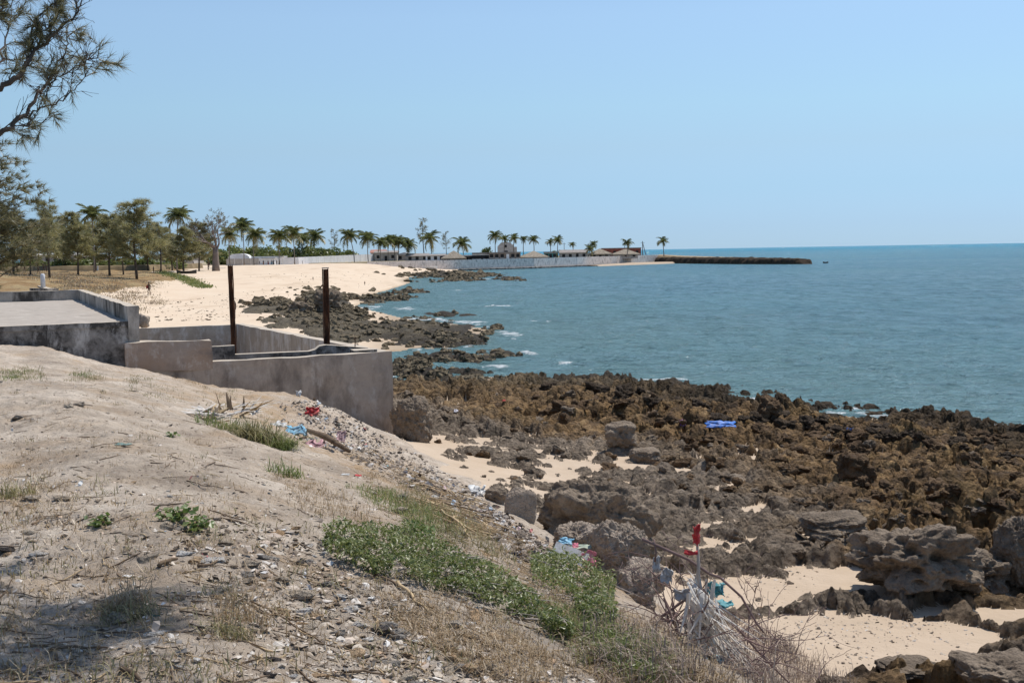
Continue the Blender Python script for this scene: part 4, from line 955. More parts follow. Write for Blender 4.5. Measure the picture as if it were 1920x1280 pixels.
# two larger, nearer ones at the left edge
tr, cr = casuarina_meshes(11, 41, 80, 16, .035, .5, .36, .1); tr.materials.append(M_BARK); cr.materials.append(M_CASD)
p = at(-30, 500, 62); p.z = float(tz(p.x, p.y)); e = empty('casuarina_tree', p, 2.2, 'dark feathery casuarina at the left edge behind the terrace', 'tree'); link('trunk', tr, None, e); link('crown', cr, None, e)
e.scale = (1.25, 1.25, (at(0, 250, 62).z - p.z) / 11)
# baobab
p = hit(405, 508, 100); h = at(405, 404, p.y).z - p.z
e = empty('baobab_tree', p, 0, 'stout grey baobab with bare branching crown behind the beach', 'tree'); mb = MB(); rr = random.Random(5); tips = []
mb.tube([(0,0,-.3),(0,0,h*.12),(.05,0,h*.3),(.1,0,h*.42)], [h*.075,h*.062,h*.052,h*.045], 10)
def bough(p0, dv, L, r_, dep):
    pts = [p0]; d_ = dv.copy()
    for i in range(4):
        d_ = (d_ + Vector((rr.gauss(0,.18), rr.gauss(0,.18), rr.gauss(.05,.14)))).normalized(); pts.append(pts[-1] + d_ * L / 4)
    mb.tube(pts, [r_ * (1 - i * .16) for i in range(5)], 5 if dep < 2 else 4, caps=False)
    if dep >= 4: tips.append((pts[-1], d_)); tips.append((pts[2], d_)); return
    for k in range(3 if dep < 3 else 2):
        q = pts[4] if k < 2 else pts[2 + rr.randint(0, 1)]
        bough(q, (d_ * .7 + Vector((rr.gauss(0,.6), rr.gauss(0,.6), rr.gauss(.12,.35)))).normalized(), L * rr.uniform(.55,.75), r_ * .5, dep + 1)
for k in range(6):
    az = k * 1.05 + .3; bough(Vector((.1, 0, h * (.36 + .012 * k))), Vector((math.cos(az) * .9, math.sin(az) * .9, rr.uniform(.5, 1.3))).normalized(), h * .30, h * .024, 0)
mb.build('trunk', M_BAOB, e, True)
V, F, rv = wisps(np.array([t[0] for t in tips]), np.array([t[1] for t in tips]), np.random.default_rng(3), .5, .10, 8, .1, .9)
me = np_mesh('crown', V, F, False, {'rnd': rv * .6 + .35}); link('crown', me, leafmat('baobab_twigs', (.12,.115,.05), (.19,.175,.095), (.27,.235,.16), .3), e)
# bare-topped trees on the point, and shrubs behind the white wall
def bare_tree(px, yt, d, zg, label, wide, seed):
    a_, b_ = casuarina_meshes(10, seed, 30, 5, .06, .6, wide, .35, .3); a_.materials.append(M_BARK); b_.materials.append(M_CASD)
    p = at(px, 490, d); h = (at(px, yt, d).z - zg) / 10; e = empty('sparse_tree', (p.x, p.y, zg), 0, label, 'tree'); link('trunk', a_, None, e); link('crown', b_, None, e); e.scale = (h, h, h)
bare_tree(795, 411, 480, ZH, 'thin bare-topped tree standing above the dark palm on the point', .30, 71)
bare_tree(838, 437, 475, ZH, 'grey sparse tree between the two dark round palms', .42, 72)
bare_tree(628, 432, 480, ZH, 'small sparse tree behind the white wall near its end', .35, 73)
def leafball(n_, rx, ry, rz, lf, rr, lumps=9):
    C_ = rr.normal(0, 1, (lumps, 3)); C_ /= np.linalg.norm(C_, axis=1)[:, None]; C_[:, 2] = np.abs(C_[:, 2]); C_ *= rr.uniform(.3, .72, (lumps, 1))
    k = rr.integers(0, lumps, n_); dv = rr.normal(0, 1, (n_, 3)); dv /= np.linalg.norm(dv, axis=1)[:, None]
    P = (C_[k] + dv * rr.uniform(.22, .42, (n_, 1))) * np.array([rx, ry, rz])
    Mx = rotm(rr.uniform(0, 6.28, n_), rr.uniform(0, 6.28, n_), rr.uniform(0, 6.28, n_)) * (lf * rr.uniform(.6, 1.2, n_))[:, None, None]
    V, F = replicate([(-.5, -.25, 0), (.5, -.1, .1), (.3, .35, 0), (-.3, .3, .05)], [(0, 1, 2, 3)], Mx, P)
    rv = np.repeat(np.clip(rr.random(lumps)[k] * .6 + rr.random(n_) * .4, 0, 1), 4); return V, F, rv
BM = []
for s_ in range(4):
    V, F, rv = leafball(1500, 1, 1, 1, .16, np.random.default_rng(80 + s_), 14); me = np_mesh('foliage', V, F, False, {'rnd': rv}); me.materials.append(M_BUSH); BM.append(me)
M_STEM = simple('shrub_stem', (.13,.10,.07), .9)
SM = MB().tube([(0,0,-.2),(.03,.02,.35),(.1,0,.75)], [.06,.045,.02], 5).tube([(0,0,.1),(-.18,.05,.4),(-.3,.1,.7)], [.045,.03,.012], 5).mesh('stem'); SM.materials.append(M_STEM)
def shrub(px, d, zg, w_, h_, label, grp, name='shrub'):
    p = at(px, 490, d); e = empty(name, (p.x, p.y, zg), R.uniform(0, 6), label, 'shrub', grp); link('stem', SM, None, e); o = link('foliage', R.choice(BM), None, e); o.location = (0, 0, .15); e.scale = (w_, w_ * .8, h_)
for px, d, w_, h_, lab in [(415, 420, 8, 6, 'green shrub left of the gatehouse behind the baobab'), (470, 425, 8, 6.8, 'green shrub directly behind the gatehouse wing'), (500, 430, 8, 6.2, 'tall green shrub above the white flat-roofed house'), (535, 435, 8, 6.6, 'green shrub behind the yellowish palm'), (570, 440, 8, 6.4, 'green shrub left of the stout palm trunk'), (603, 445, 8, 6.2, 'green shrub right of the stout palm trunk'), (632, 450, 7, 5.8, 'lower green shrub behind the right half of the white wall'),
                           (655, 455, 7, 5.0, 'last low shrub before the white wall ends'), (440, 445, 9, 7.5, 'high olive shrub behind the rounded gable'), (1040, 500, 3, 3.4, 'small round tree beside the teal house'), (912, 470, 5, 5.2, 'orange-green shrub left of the church')]:
    shrub(px, d, 3.3, w_, h_, lab, 'shrubs behind the white wall')
for px, d, w_, h_, lab in [(20, 300, 6, 3.2, 'hedge shrub on the earth bank at far left'), (70, 298, 6, 3., 'hedge shrub under the white-roofed shed'), (125, 296, 6, 3., 'hedge shrub right of the white-roofed shed'), (175, 296, 6, 3., 'hedge shrub above the white blocks'), (225, 296, 6, 3, 'hedge shrub behind the broad casuarina'), (275, 300, 6, 3., 'hedge shrub behind the tallest casuarina'), (325, 310, 6, 2.6, 'hedge shrub left of the baobab')]:
    shrub(px, d, 3.6, w_, h_, lab, 'hedge on the earth bank')
# ---- the near casuarina that hangs into the frame at top left
near = empty('casuarina_tree', (-7.6, 10.6, float(tz(-7.6, 10.6)) - .2), 0, 'near casuarina with fine needles hanging into the top left corner', 'tree')
NO = Vector(near.location); mb = MB(); NP = []; ND = []; rr = random.Random(9)
trunk_top = Vector((-7.0, 11.2, 14.0))
mb.tube([(0, 0, -.2), (.1, .1, 2.5), (.3, .3, 5.5), tuple(trunk_top - NO)], [.26, .21, .16, .08], 8)
def twig(p, dv, L, r_, dep, leafy):
    n_ = 4; pts = [p]; d_ = dv.normalized()
    for i in range(n_):
        d_ = (d_ + Vector((rr.gauss(0,.16), rr.gauss(0,.16), rr.gauss(0,.16)))).normalized(); pts.append(pts[-1] + d_ * L / n_)
        if leafy: NP.append(pts[-1]); ND.append(d_)
    mb.tube(pts, [max(.0022, r_ * (1 - i * .2)) for i in range(n_ + 1)], 4, caps=False)
    if dep > 0:
        for k in range(2):
            i = rr.randint(1, n_); twig(pts[i], (d_ + Vector((rr.gauss(0,.6), rr.gauss(0,.6), rr.gauss(.1,.5)))), L * rr.uniform(.5,.75), r_ * .6, dep - 1, leafy)
def limb(px_pts, d, r0, r1, tw, leafy, dep=2, tl=.22):
    P = [at(a_ * .80 if a_ > 0 else a_, b_, dd) - NO for (a_, b_), dd in zip(px_pts, d)]
    fine = []
    for i in range(len(P) - 1):
        for k in range(4): fine.append(P[i].lerp(P[i + 1], k / 4) + Vector((rr.gauss(0,.012), rr.gauss(0,.012), rr.gauss(0,.012))))
    fine.append(P[-1]); n_ = len(fine)
    mb.tube(fine, [.62 * (r0 + (r1 - r0) * i / (n_ - 1)) for i in range(n_)], 6)
    for i in range(n_ - 1):
        f = i / n_
        for k in range(tw):
            if rr.random() > .22 + .4 * f: continue
            t_ = (fine[i + 1] - fine[i]).normalized(); dv = t_ * rr.uniform(.2, .9) + Vector((rr.gauss(0,.5), rr.gauss(0,.35), rr.gauss(.05,.55)))
            twig(fine[i], dv, tl * rr.uniform(.5, 1.2), .006, dep if rr.random() < .6 else 1, leafy and rr.random() < leafy * .5)
    twig(fine[-1], fine[-1] - fine[-2], tl, r1, 2, leafy)
lin = lambda a_, b_, n_: list(np.linspace(a_, b_, n_))
limb([(-420,330),(-200,230),(0,165),(41,145),(67,116),(75,100),(112,75),(128,41),(133,0),(140,-60)], lin(11, 12, 10), .055, .014, 2, .55)
limb([(112,75),(141,53),(175,34),(190,10),(205,-40)], lin(11.7, 12, 5), .026, .007, 3, .95)
limb([(75,100),(73,62),(87,31),(125,9),(150,-40)], lin(11.6, 12, 5), .02, .007, 3, .9)
limb([(-420,420),(-180,330),(0,253),(31,234),(67,206),(91,175),(109,158),(125,131),(150,100),(165,65)], lin(10.8, 12.3, 10), .05, .008, 2, .45)
limb([(109,158),(137,144),(175,127),(200,120),(212,112)], lin(12, 12.2, 5), .014, .004, 3, .6, 1, .26)
limb([(31,234),(67,216),(103,200),(147,187),(175,166),(197,147),(203,125)], lin(11.9, 12.4, 7), .02, .004, 2, .4, 1, .28)
limb([(10,240),(40,237),(67,233),(84,241),(97,231)], lin(11.9, 12.1, 5), .010, .003, 3, .3, 1, .22)
limb([(-60,170),(5,110),(20,60),(30,0)], lin(12, 13, 4), .025, .008, 3, .9)
limb([(-80,30),(0,20),(30,-20)], lin(11, 11.3, 3), .02, .008, 4, 1.)
# the part of the crown out of frame, which shades the ground below
for k in range(19):
    t = rr.uniform(.35, 1); b0 = Vector((.1, .2, 3)).lerp(trunk_top - NO, t)
    g_ = Vector((rr.uniform(-3.2, -1.75), rr.uniform(4.0, 5.5), 4.85)); tgt = g_ + SUND * rr.uniform(5.2, 6.6) - NO if k < 15 else Vector((rr.uniform(-3, 1), rr.uniform(-3, 0), rr.uniform(6, 9)))
    pts = [b0.lerp(tgt, i / 6) + Vector((0, 0, .5 * math.sin(i / 6 * 3))) for i in range(7)]
    mb.tube(pts, [.05 - .006 * i for i in range(7)], 5)
    for i in range(3, 7):
        for q in range(7): twig(pts[i], (pts[6] - pts[5]).normalized() + Vector((rr.gauss(0,.9), rr.gauss(0,.9), rr.gauss(0,.7))), rr.uniform(.3, .55), .008, 2, True)
mb.build('trunk', M_BARK, near, True)
V, F, rv = wisps(np.array(NP), np.array(ND), np.random.default_rng(4), .16, .006, 7, .1, .4)
link('crown', np_mesh('crown', V, F, False, {'rnd': rv}), M_CASD, near)
# ------------------------------------------------------------------ rocks
def rock_mesh(seed, sub=4, pits=.16, lump=.30, strat=0., sq=(1, 1, .7), fine=.05, boxy=.0):
    bm = bmesh.new(); bmesh.ops.create_icosphere(bm, subdivisions=sub, radius=1)
    o = Vector((seed * 7.3, seed * 3.1, seed * 1.7))
    for v in bm.verts:
        d_ = v.co.normalized(); q = d_ * 1.2 + o
        r_ = 1 + lump * 1.4 * mnoise.noise(q) + lump * .7 * mnoise.noise(q * 2.3) + lump * .35 * mnoise.noise(q * 5.1)
        if boxy: r_ *= (1 - boxy) + boxy / (abs(d_.x) ** 6 + abs(d_.y) ** 6 + abs(d_.z) ** 6) ** (1 / 6)
        if sub > 3: r_ += fine * (mnoise.noise(q * 11) + .7 * mnoise.noise(q * 23))
        if pits:
            f = mnoise.voronoi(q * 2.4)[0][0]; r_ -= pits * max(0, 1 - f / .42) ** .6
            f = mnoise.voronoi(q * 5.5)[0][0]; r_ -= pits * .4 * max(0, 1 - f / .4)
        if strat: r_ += strat * (math.sin(d_.z * 17 + 2.5 * mnoise.noise(q * 1.5)) ** 3)
        v.co = Vector((d_.x * r_ * sq[0], d_.y * r_ * sq[1], d_.z * r_ * sq[2]))
    me = bpy.data.meshes.new('rock'); bm.to_mesh(me); bm.free()
    me.polygons.foreach_set('use_smooth', [True] * len(me.polygons)); return me
def rockmat(name, c1, c2, c3, dark=(.05,.038,.028), bs=9., amt=.55):
    m, nt, b = mat_new(name); g = N(nt, b); p = g.pos()
    c = g.ramp(g.noise(p, 2.2, 7, .65, .3), [(.3, c1), (.5, c2), (.7, c3)])
    c = g.mix(g.ramp(g.noise(p, 7, 5, .7), [(.5, 0), (.7, amt)]), c, dark)
    h1 = g.bump(g.noise(p, bs, 8, .72), 1., .07); h2 = g.bump(g.vor(p, bs * 2.2), .8, .03, h1); h3 = g.bump(g.noise(p, 60, 3, .6), .5, .01, h2)
    g.out(c, h3, .9, .15); return m
RM_GREY = rockmat('grey_coral_rock', (.115,.09,.066), (.22,.17,.125), (.32,.255,.19))
RM_BROWN = rockmat('brown_coral_rock', (.045,.028,.017), (.12,.075,.042), (.23,.155,.09))
RM_WET = rockmat('wet_black_rock', (.025,.018,.013), (.06,.042,.028), (.12,.085,.055))
RM_PALE = rockmat('pale_pitted_rock', (.33,.26,.20), (.47,.38,.30), (.60,.50,.41), (.17,.13,.10), 14., .4)
RM_DARK = rockmat('dark_boulder', (.14,.107,.08), (.25,.195,.145), (.36,.285,.215), (.06,.045,.035), 8., .5)
def boulder(px, py, wpx, hpx, mat, label, seed, d=None, sub=5, pits=.16, lump=.3, strat=0., dep=1., rz=0., fine=.05, tilt=(0, 0), sink=.25, loc=None, boxy=.55):
    """px,py = middle of its foot in the photograph"""
    p = loc or (hit(px, py) if d is None else at(px, py, d)); s_ = p.y / FPX
    me = rock_mesh(seed, sub, pits, lump, strat, (1, 1, 1), fine, boxy)
    o = link('boulder', me, mat); w_, h_ = wpx * s_ / 2, hpx * s_ / 2 * (1 + sink)
    o.scale = (w_ / 1.08, w_ * dep / 1.08, h_ / 1.08); o.rotation_euler = (tilt[0], tilt[1], rz); o.location = (p.x, p.y + w_ * dep * .5, p.z + h_ - hpx * s_ * sink * .5 - .05)
    return tag(o, label, 'boulder', 'boulders on the shore')
boulder(770, 826, 80, 76, RM_DARK, 'dark undercut boulder leaning beside the corner of the tank wall', 23, sub=6, lump=.2, boxy=.4, fine=.07)
boulder(1118, 1048, 215, 132, RM_DARK, 'largest dark boulder with overhanging shaded face above the rubbish slope', 2, d=17.2, sub=6, lump=.26, pits=.14, dep=.7, fine=.09, boxy=.75)
boulder(1085, 1042, 90, 60, RM_PALE, 'low pale pitted boulder behind the pink cloth', 13, d=12.4, lump=.22, fine=.07, sub=6)
boulder(1168, 1090, 112, 105, RM_PALE, 'pale crumbly boulder right of the pink cloth', 4, d=11.4, lump=.2, fine=.08, sub=6, dep=.8)
boulder(1210, 1105, 80, 52, RM_PALE, 'small pale rounded boulder behind the dead bush', 5, d=10.6, lump=.22, sub=6, fine=.06)
boulder(1192, 1190, 82, 118, RM_PALE, 'layered pale rock standing between the green plants and the dead bush', 6, d=9.3, lump=.2, strat=.10, sub=6, pits=.12)
boulder(975, 1000, 66, 84, RM_PALE, 'flat tan slab leaning at the foot of the slope', 7, d=17.0, lump=.12, pits=.04, dep=.35, tilt=(-.25, .1), fine=.02)
boulder(930, 948, 44, 34, RM_DARK, 'small dark rock at the foot of the rubbish slope', 8, d=19.4, lump=.2)
boulder(1745, 1106, 260, 96, RM_DARK, 'large pitted rock with deep round holes at the edge of the sand', 9, sub=6, pits=.4, lump=.34, dep=.8, fine=.05, sink=.5)
boulder(1650, 1060, 90, 56, RM_DARK, 'rounded grey rock left of the large holed rock', 10, sub=6, pits=.25, lump=.2)
boulder(1850, 1108, 110, 62, RM_DARK, 'smooth pinkish rock with one round hole near the right edge', 19, sub=6, pits=.3, lump=.3, sink=.4)
boulder(1925, 1085, 95, 110, RM_DARK, 'square rough boulder cut by the right edge of the picture', 11, sub=6, lump=.22, fine=.08)
boulder(1895, 1310, 160, 70, RM_DARK, 'dark rock in the bottom right corner', 12, sub=6, lump=.25, fine=.07)
boulder(1165, 836, 62, 44, RM_DARK, 'single blocky boulder standing on the flat reef', 14, lump=.2, sub=5)
boulder(1213, 866, 62, 26, RM_DARK, 'low smooth dark slab beside a patch of sand', 15, lump=.15, pits=.06)
boulder(1575, 1010, 130, 44, RM_GREY, 'flat layered grey rock left of the holed rock', 16, lump=.18, strat=.06, pits=.08)
boulder(1610, 900, 66, 46, RM_BROWN, 'upright brown rock in the middle of the brown reef', 17, lump=.3, pits=.2)
boulder(1450, 786, 46, 38, RM_BROWN, 'dark pinnacle at the water edge right of the blue tarpaulin', 18, lump=.35, pits=.25)
boulder(268, 612, 22, 22, RM_PALE, 'small brown rock on the sand just behind the terrace corner', 20, d=58, lump=.25, sub=4)
boulder(1715, 1260, 110, 20, RM_GREY, 'thin dark rock slab lying across the sand at bottom right', 21, lump=.25, strat=.1, pits=.1)
boulder(612, 583, 50, 38, RM_GREY, 'tall rock stack on the beach behind the thick post', 22, lump=.4, pits=.25, sub=5, boxy=0)
boulder(560, 583, 40, 16, RM_GREY, 'low rock left of the tall rock stack', 24, lump=.35, pits=.2, sub=5)
# many reef rocks, each a piece of the rocky shore
RV = [rock_mesh(40 + i, 4, .3, .6, 0, (1, 1, .8), .13) for i in range(6)] + [rock_mesh(50 + i, 4, .2, .5, .10, (1, .8, .4), .09) for i in range(4)]
RVB = []
for me in RV[:6]: c_ = me.copy(); c_.materials.append(RM_BROWN); RVB.append(c_)
RVK = []
for me in RV[:6]: c_ = me.copy(); c_.materials.append(RM_WET); RVK.append(c_)
for me in RV: me.materials.append(RM_GREY)
rng = random.Random(21); cnt = 0
def rock_at(px, py, w_, brown, zoff=-.25, pool=None):
    global cnt
    p = hit(px, py); s_ = w_ * p.y / FPX / 2
    o = link('rock', rng.choice(pool or (RVB if brown else RV)), None, reef_o); o.location = (p.x, p.y, p.z + s_ * zoff)
    o.scale = (s_ * rng.uniform(.8, 1.3), s_ * rng.uniform(.7, 1.1), s_ * rng.uniform(.5, 1.05)); o.rotation_euler = (rng.uniform(-.3, .3), rng.uniform(-.3, .3), rng.uniform(0, 6.28)); cnt += 1
edge = [(1000,722),(1100,728),(1200,735),(1300,752),(1360,785),(1440,785),(1520,790),(1620,800),(1720,815),(1820,836),(1920,862)]
for k in range(95):                                   # jagged crest along the water
    t = rng.random() * (len(edge) - 1); i = int(t); f = t - i
    x_ = edge[i][0] + (edge[i + 1][0] - edge[i][0]) * f; y_ = edge[i][1] + (edge[i + 1][1] - edge[i][1]) * f
    oy = rng.uniform(-6, 60) if k % 2 else rng.uniform(-8, 12); rock_at(x_, y_ + oy, rng.uniform(14, 42), True, pool=RVK if oy < 14 else None)
for k in range(110): rock_at(rng.uniform(1250, 1925), rng.uniform(800, 960), rng.uniform(12, 42), rng.random() < .75)
for k in range(70): rock_at(rng.uniform(760, 1300), rng.uniform(735, 900), rng.uniform(10, 32), rng.random() < .3)
for k in range(25): rock_at(rng.uniform(1250, 1700), rng.uniform(900, 1060), rng.uniform(10, 34), False)
# rocks of the farther reef: too many to pick apart, one mass
base = bmesh.new(); bmesh.ops.create_icosphere(base, subdivisions=2, radius=1); bV = np.array([v.co[:] for v in base.verts]); bF = np.array([[v.index for v in f.verts] for f in base.faces]); base.free()
P_, S_ = [], []
for k in range(2600):
    cx, cy, rx, ry = ROCKB[rng.randrange(len(ROCKB))]; x_, y_ = rng.gauss(cx, rx * .55), rng.gauss(cy, ry * .5)
    if y_ > 705 or (x_ < 720 and y_ > 650): continue
    p = atz(x_, y_, .35)
    if p.y < 38: continue
    z_ = float(tz(p.x, p.y)); 
    if z_ < -.3: continue
    s_ = rng.uniform(4, 15) * p.y / FPX * .5; P_.append((p.x, p.y, z_ + s_ * .1)); S_.append((s_ * rng.uniform(.8, 1.5), s_ * rng.uniform(.8, 1.5), min(s_, .45) * rng.uniform(.4, .9)))
P_, S_ = np.array(P_), np.array(S_); Mx = rotm(NR.uniform(-.3, .3, len(P_)), NR.uniform(-.3, .3, len(P_)), NR.uniform(0, 6.28, len(P_))) * S_[:, None, :]
V, F = replicate(bV, bF, Mx, P_); V += .22 * np.repeat(S_.mean(1), len(bV))[:, None] * NR.normal(0, 1, V.shape)
RM_OLIVE = rockmat('olive_reef_rock', (.07,.056,.036), (.155,.122,.078), (.26,.21,.14), (.04,.03,.02), 2.5, .5)
tag(link('reef_rubble', np_mesh('reef_rubble', V, F, False), RM_OLIVE, reef_o), kind='stuff')
# shell and pebble scatter on the sand
def scatter(poly, n_, seed, dmin=2.0):
    rr = random.Random(seed); xs = [p[0] for p in poly]; ys = [p[1] for p in poly]; out = []
    r2 = np.random.default_rng(seed + 900); gx, gy = np.zeros(0), np.zeros(0)
    while len(gx) < n_:
        x_, y_ = r2.uniform(min(xs), max(xs), n_ * 3), r2.uniform(min(ys), max(ys), n_ * 3); k = inpoly(x_, y_, poly)
        gx, gy = np.concatenate([gx, x_[k]]), np.concatenate([gy, y_[k]])
    return hitv(gx[:n_], gy[:n_], dmin)
octV = np.array([(1,0,0),(0,1,0),(-1,0,0),(0,-1,0),(0,0,.8),(0,0,-.6),(.62,.6,.35),(-.6,.62,.3),(-.6,-.6,.38),(.6,-.62,.3)])
octF = np.array([(0,6,4),(6,1,4),(1,7,4),(7,2,4),(2,8,4),(8,3,4),(3,9,4),(9,0,4),(0,6,5),(6,1,5),(1,7,5),(7,2,5),(2,8,5),(8,3,5),(3,9,5),(9,0,5)])
def pebbles(name, P, smin, smax, mat, parent, seed, flat=.6, pw=2.5):
    rr = np.random.default_rng(seed); n_ = len(P); s_ = smin + (smax - smin) * rr.random(n_) ** pw
    Sv = np.stack([s_ * rr.uniform(.7, 1.5, n_), s_ * rr.uniform(.6, 1.1, n_), s_ * rr.uniform(.35, 1, n_) * flat], -1)
    Mx = rotm(rr.uniform(-.5, .5, n_), rr.uniform(-.5, .5, n_), rr.uniform(0, 6.28, n_)) * Sv[:, None, :]
    T = P.copy(); T[:, 2] += Sv[:, 2] * .25
    V, F = replicate(octV, octF, Mx, T); V += rr.normal(0, .14, V.shape) * np.repeat(s_, len(octV))[:, None]
    return tag(link(name, np_mesh(name, V, F, False, {'rnd': np.repeat(rr.random(n_), len(octV))}), mat, parent), kind='stuff')
def pebmat(name, stops):
    m, nt, b = mat_new(name); g = N(nt, b); c = g.ramp(g.attr('rnd'), stops); c = g.mix(g.ramp(g.noise(g.pos(), 40, 4, .7), [(.4, 0), (.7, .4)]), c, (.22,.17,.13)); g.out(c, g.bump(g.noise(g.pos(), 80, 3), .5, .006), .9, .1); return m
PM = pebmat('mixed_stones', [(0, (.10,.085,.07)), (.2, (.27,.21,.16)), (.45, (.42,.35,.28)), (.7, (.55,.48,.40)), (.85, (.68,.63,.57)), (.95, (.50,.34,.22)), (1, (.75,.74,.72))])
def on_sand(P):
    c_ = np.clip(np.round(np.interp(P[:, 0] / P[:, 1], us, np.arange(len(us)))).astype(int), 0, len(us) - 1); r_ = np.clip(np.round(np.interp(np.log(P[:, 1]), vs, np.arange(len(vs)))).astype(int), 0, len(vs) - 1)
    return P[GC[r_, c_] == 1]
pebbles('shell_gravel', on_sand(np.concatenate([scatter([(1200,980),(1500,1010),(1560,1100),(1800,1170),(1640,1230),(1430,1190),(1250,1080)], 900, 1), scatter([(1450,1140),(1850,1140),(1800,1270),(1560,1270)], 500, 2)])), .006, .03, PM, beach_o, 5, .6)
WRK = pebmat('seaweed_footprint_dark', [(0, (.07,.05,.035)), (.5, (.16,.115,.075)), (1, (.30,.23,.16))])  # dark flat specks: seaweed, and the shade of footprints put into colour
pebbles('wrack_footprint_specks', on_sand(np.concatenate([scatter([(290,575),(430,548),(560,535),(640,540),(560,575),(430,600),(290,605)], 420, 21, 50), scatter([(440,515),(640,508),(740,520),(700,540),(560,535)], 160, 22, 60)])), .04, .22, WRK, beach_o, 23, .25, 2.5)
# ------------------------------------------------------------------ bluff: stones, gravel, twigs
FG = [(-40,1290),(-40,700),(200,700),(420,760),(560,830),(700,900),(860,960),(1000,1050),(1120,1180),(1380,1290)]
pebbles('gravel', scatter(FG, 5200, 11), .004, .022, PM, bluff_o, 12, .5)
pebbles('rubble', np.concatenate([scatter([(300,1000),(420,960),(620,1010),(720,1080),(900,1180),(1150,1290),(560,1290),(420,1120)], 2300, 13), scatter([(540,750),(620,752),(740,830),(860,900),(1000,1000),(1080,1080),(960,1050),(800,940),(640,860)], 1500, 14)]), .005, .034, PM, bluff_o, 15, .5, 3.)
PM_D = pebmat('grey_debris', [(0, (.06,.052,.046)), (.3, (.14,.115,.095)), (.55, (.24,.195,.16)), (.8, (.36,.31,.26)), (.93, (.55,.51,.47)), (1, (.66,.63,.60))])
pebbles('slope_debris', np.concatenate([scatter([(540,752),(600,748),(740,828),(860,900),(1000,1000),(1080,1070),(980,1050),(800,930),(640,850)], 2600, 16), scatter([(900,950),(1080,1060),(1060,1080),(940,1030)], 500, 17)]), .008, .06, PM_D, bluff_o, 18, .6, 3.5)
SMS = []
for i in range(9):
    me = rock_mesh(90 + i, 2, 0, .38, 0, (1, .75, .5 if i < 6 else .25), 0); me.polygons.foreach_set('use_smooth', [False] * len(me.polygons)); SMS.append(me)
smat = [rockmat('stone_' + n_, *c_, (.16,.13,.10), 20., .3) for n_, c_ in (('tan', ((.38,.30,.22), (.48,.40,.31), (.58,.50,.41))), ('white', ((.55,.50,.45), (.66,.62,.57), (.76,.73,.70))), ('grey', ((.20,.18,.16), (.30,.27,.24), (.40,.36,.32))), ('dark', ((.04,.036,.033), (.07,.06,.055), (.12,.10,.09))), ('orange', ((.42,.27,.15), (.52,.36,.22), (.6,.45,.3))))]
SMX = []
for i, me in enumerate(SMS):
    for j, m_ in enumerate(smat):
        c_ = me.copy(); c_.materials.append(m_); SMX.append((j, c_))
rng = random.Random(31)
pick = lambda: rng.choice([c_ for j, c_ in SMX if j == rng.choices(range(5), (5, 3, 3, 1, 1))[0]] or [SMX[0][1]])
def pick():
    j = rng.choices(range(5), (5, 3, 3, 1, 1))[0]; return rng.choice([c_ for k, c_ in SMX if k == j])
SP = np.concatenate([scatter([(300,1000),(420,960),(640,1010),(760,1090),(1000,1230),(1150,1290),(620,1290),(420,1140)], 150, 41), scatter(FG, 90, 42), scatter([(620,900),(900,950),(1080,1080),(900,1040)], 30, 43)])
for p in SP:
    s_ = (.014 + .045 * rng.random() ** 2.4) * (p[1] / 5.5) ** .55
    o = link('stone', pick(), None, bluff_o); o.location = (p[0], p[1], p[2] + s_ * .02); o.scale = (s_ * rng.uniform(.8, 1.4), s_ * rng.uniform(.7, 1.1), s_ * rng.uniform(.6, 1.1)); o.rotation_euler = (rng.uniform(-.35, .35), rng.uniform(-.35, .35), rng.uniform(0, 6.3))
def stone_at(px, py, w_, j, flat=.6, rz=0):
    p = hit(px, py); s_ = w_ * p.y / FPX / 2; o = link('stone', rng.choice([c_ for k, c_ in SMX if k == j]), None, bluff_o); o.location = (p.x, p.y, p.z + s_ * flat * .35); o.scale = (s_, s_ * .8, s_ * flat * 1.4); o.rotation_euler = (0, 0, rz)
for a_ in [(75,730+310,30,1,.5),(290,1190,44,1,.5,.4),(395,1053,52,1,.3),(345,1040,36,1,.4),(55,1000,30,0,.5),(30,1075,26,1,.7),(565,1118,52,0,.5),(592,1158,30,4,.5),(613,1097,26,2,.6),(505,1268,30,3,.6),(550,1270,26,1,.6),(712,1186,40,3,.6),(730,1175,36,2,.6),(690,1215,30,3,.5),(118,935,34,0,.4),(60,935,34,0,.4),(325,1250,26,1,.3),(470,1060,40,0,.5),(405,975,24,3,.5),(880,1170,22,1,.6)]: stone_at(*a_)
# twigs and dry litter
def sticks(name, P, lmin, lmax, rad, mat, parent, seed, up=.08, bend=.12):
    rr = random.Random(seed); mb = MB()
    for p in P:
        L = rr.uniform(lmin, lmax); az = rr.uniform(0, 6.28) if rr.random() < .5 else rr.gauss(-.45, .5); dv = Vector((math.cos(az), math.sin(az), 0)); n_ = 4; pts = []
        x_ = np.array([p[0] + dv.x * L * (i / n_ - .5) + rr.gauss(0, bend * L * .3) for i in range(n_ + 1)]); y_ = np.array([max(2., p[1] + dv.y * L * (i / n_ - .5) + rr.gauss(0, bend * L * .3)) for i in range(n_ + 1)])
        z_ = tz(x_, y_); lift = rr.uniform(0, up) * L
        pts = [(x_[i], y_[i], z_[i] * .5 + (z_[0] + (z_[-1] - z_[0]) * i / n_) * .5 + rad + lift * i / n_) for i in range(n_ + 1)]
        r_ = rad * rr.uniform(.5, 1.4); mb.tube(pts, [r_, r_, r_ * .9, r_ * .75, r_ * .5], 4)
    return tag(mb.build(name, mat, parent), kind='stuff')
M_TWIG = simple('dry_twig', (.16,.115,.08), .95, .4, 5., .05, False); M_STRAW = simple('straw', (.44,.33,.20), .9, .3, 6., .05, False); M_GREYT = simple('bleached_stick', (.42,.37,.33), .9, .25, 6., .05, False)
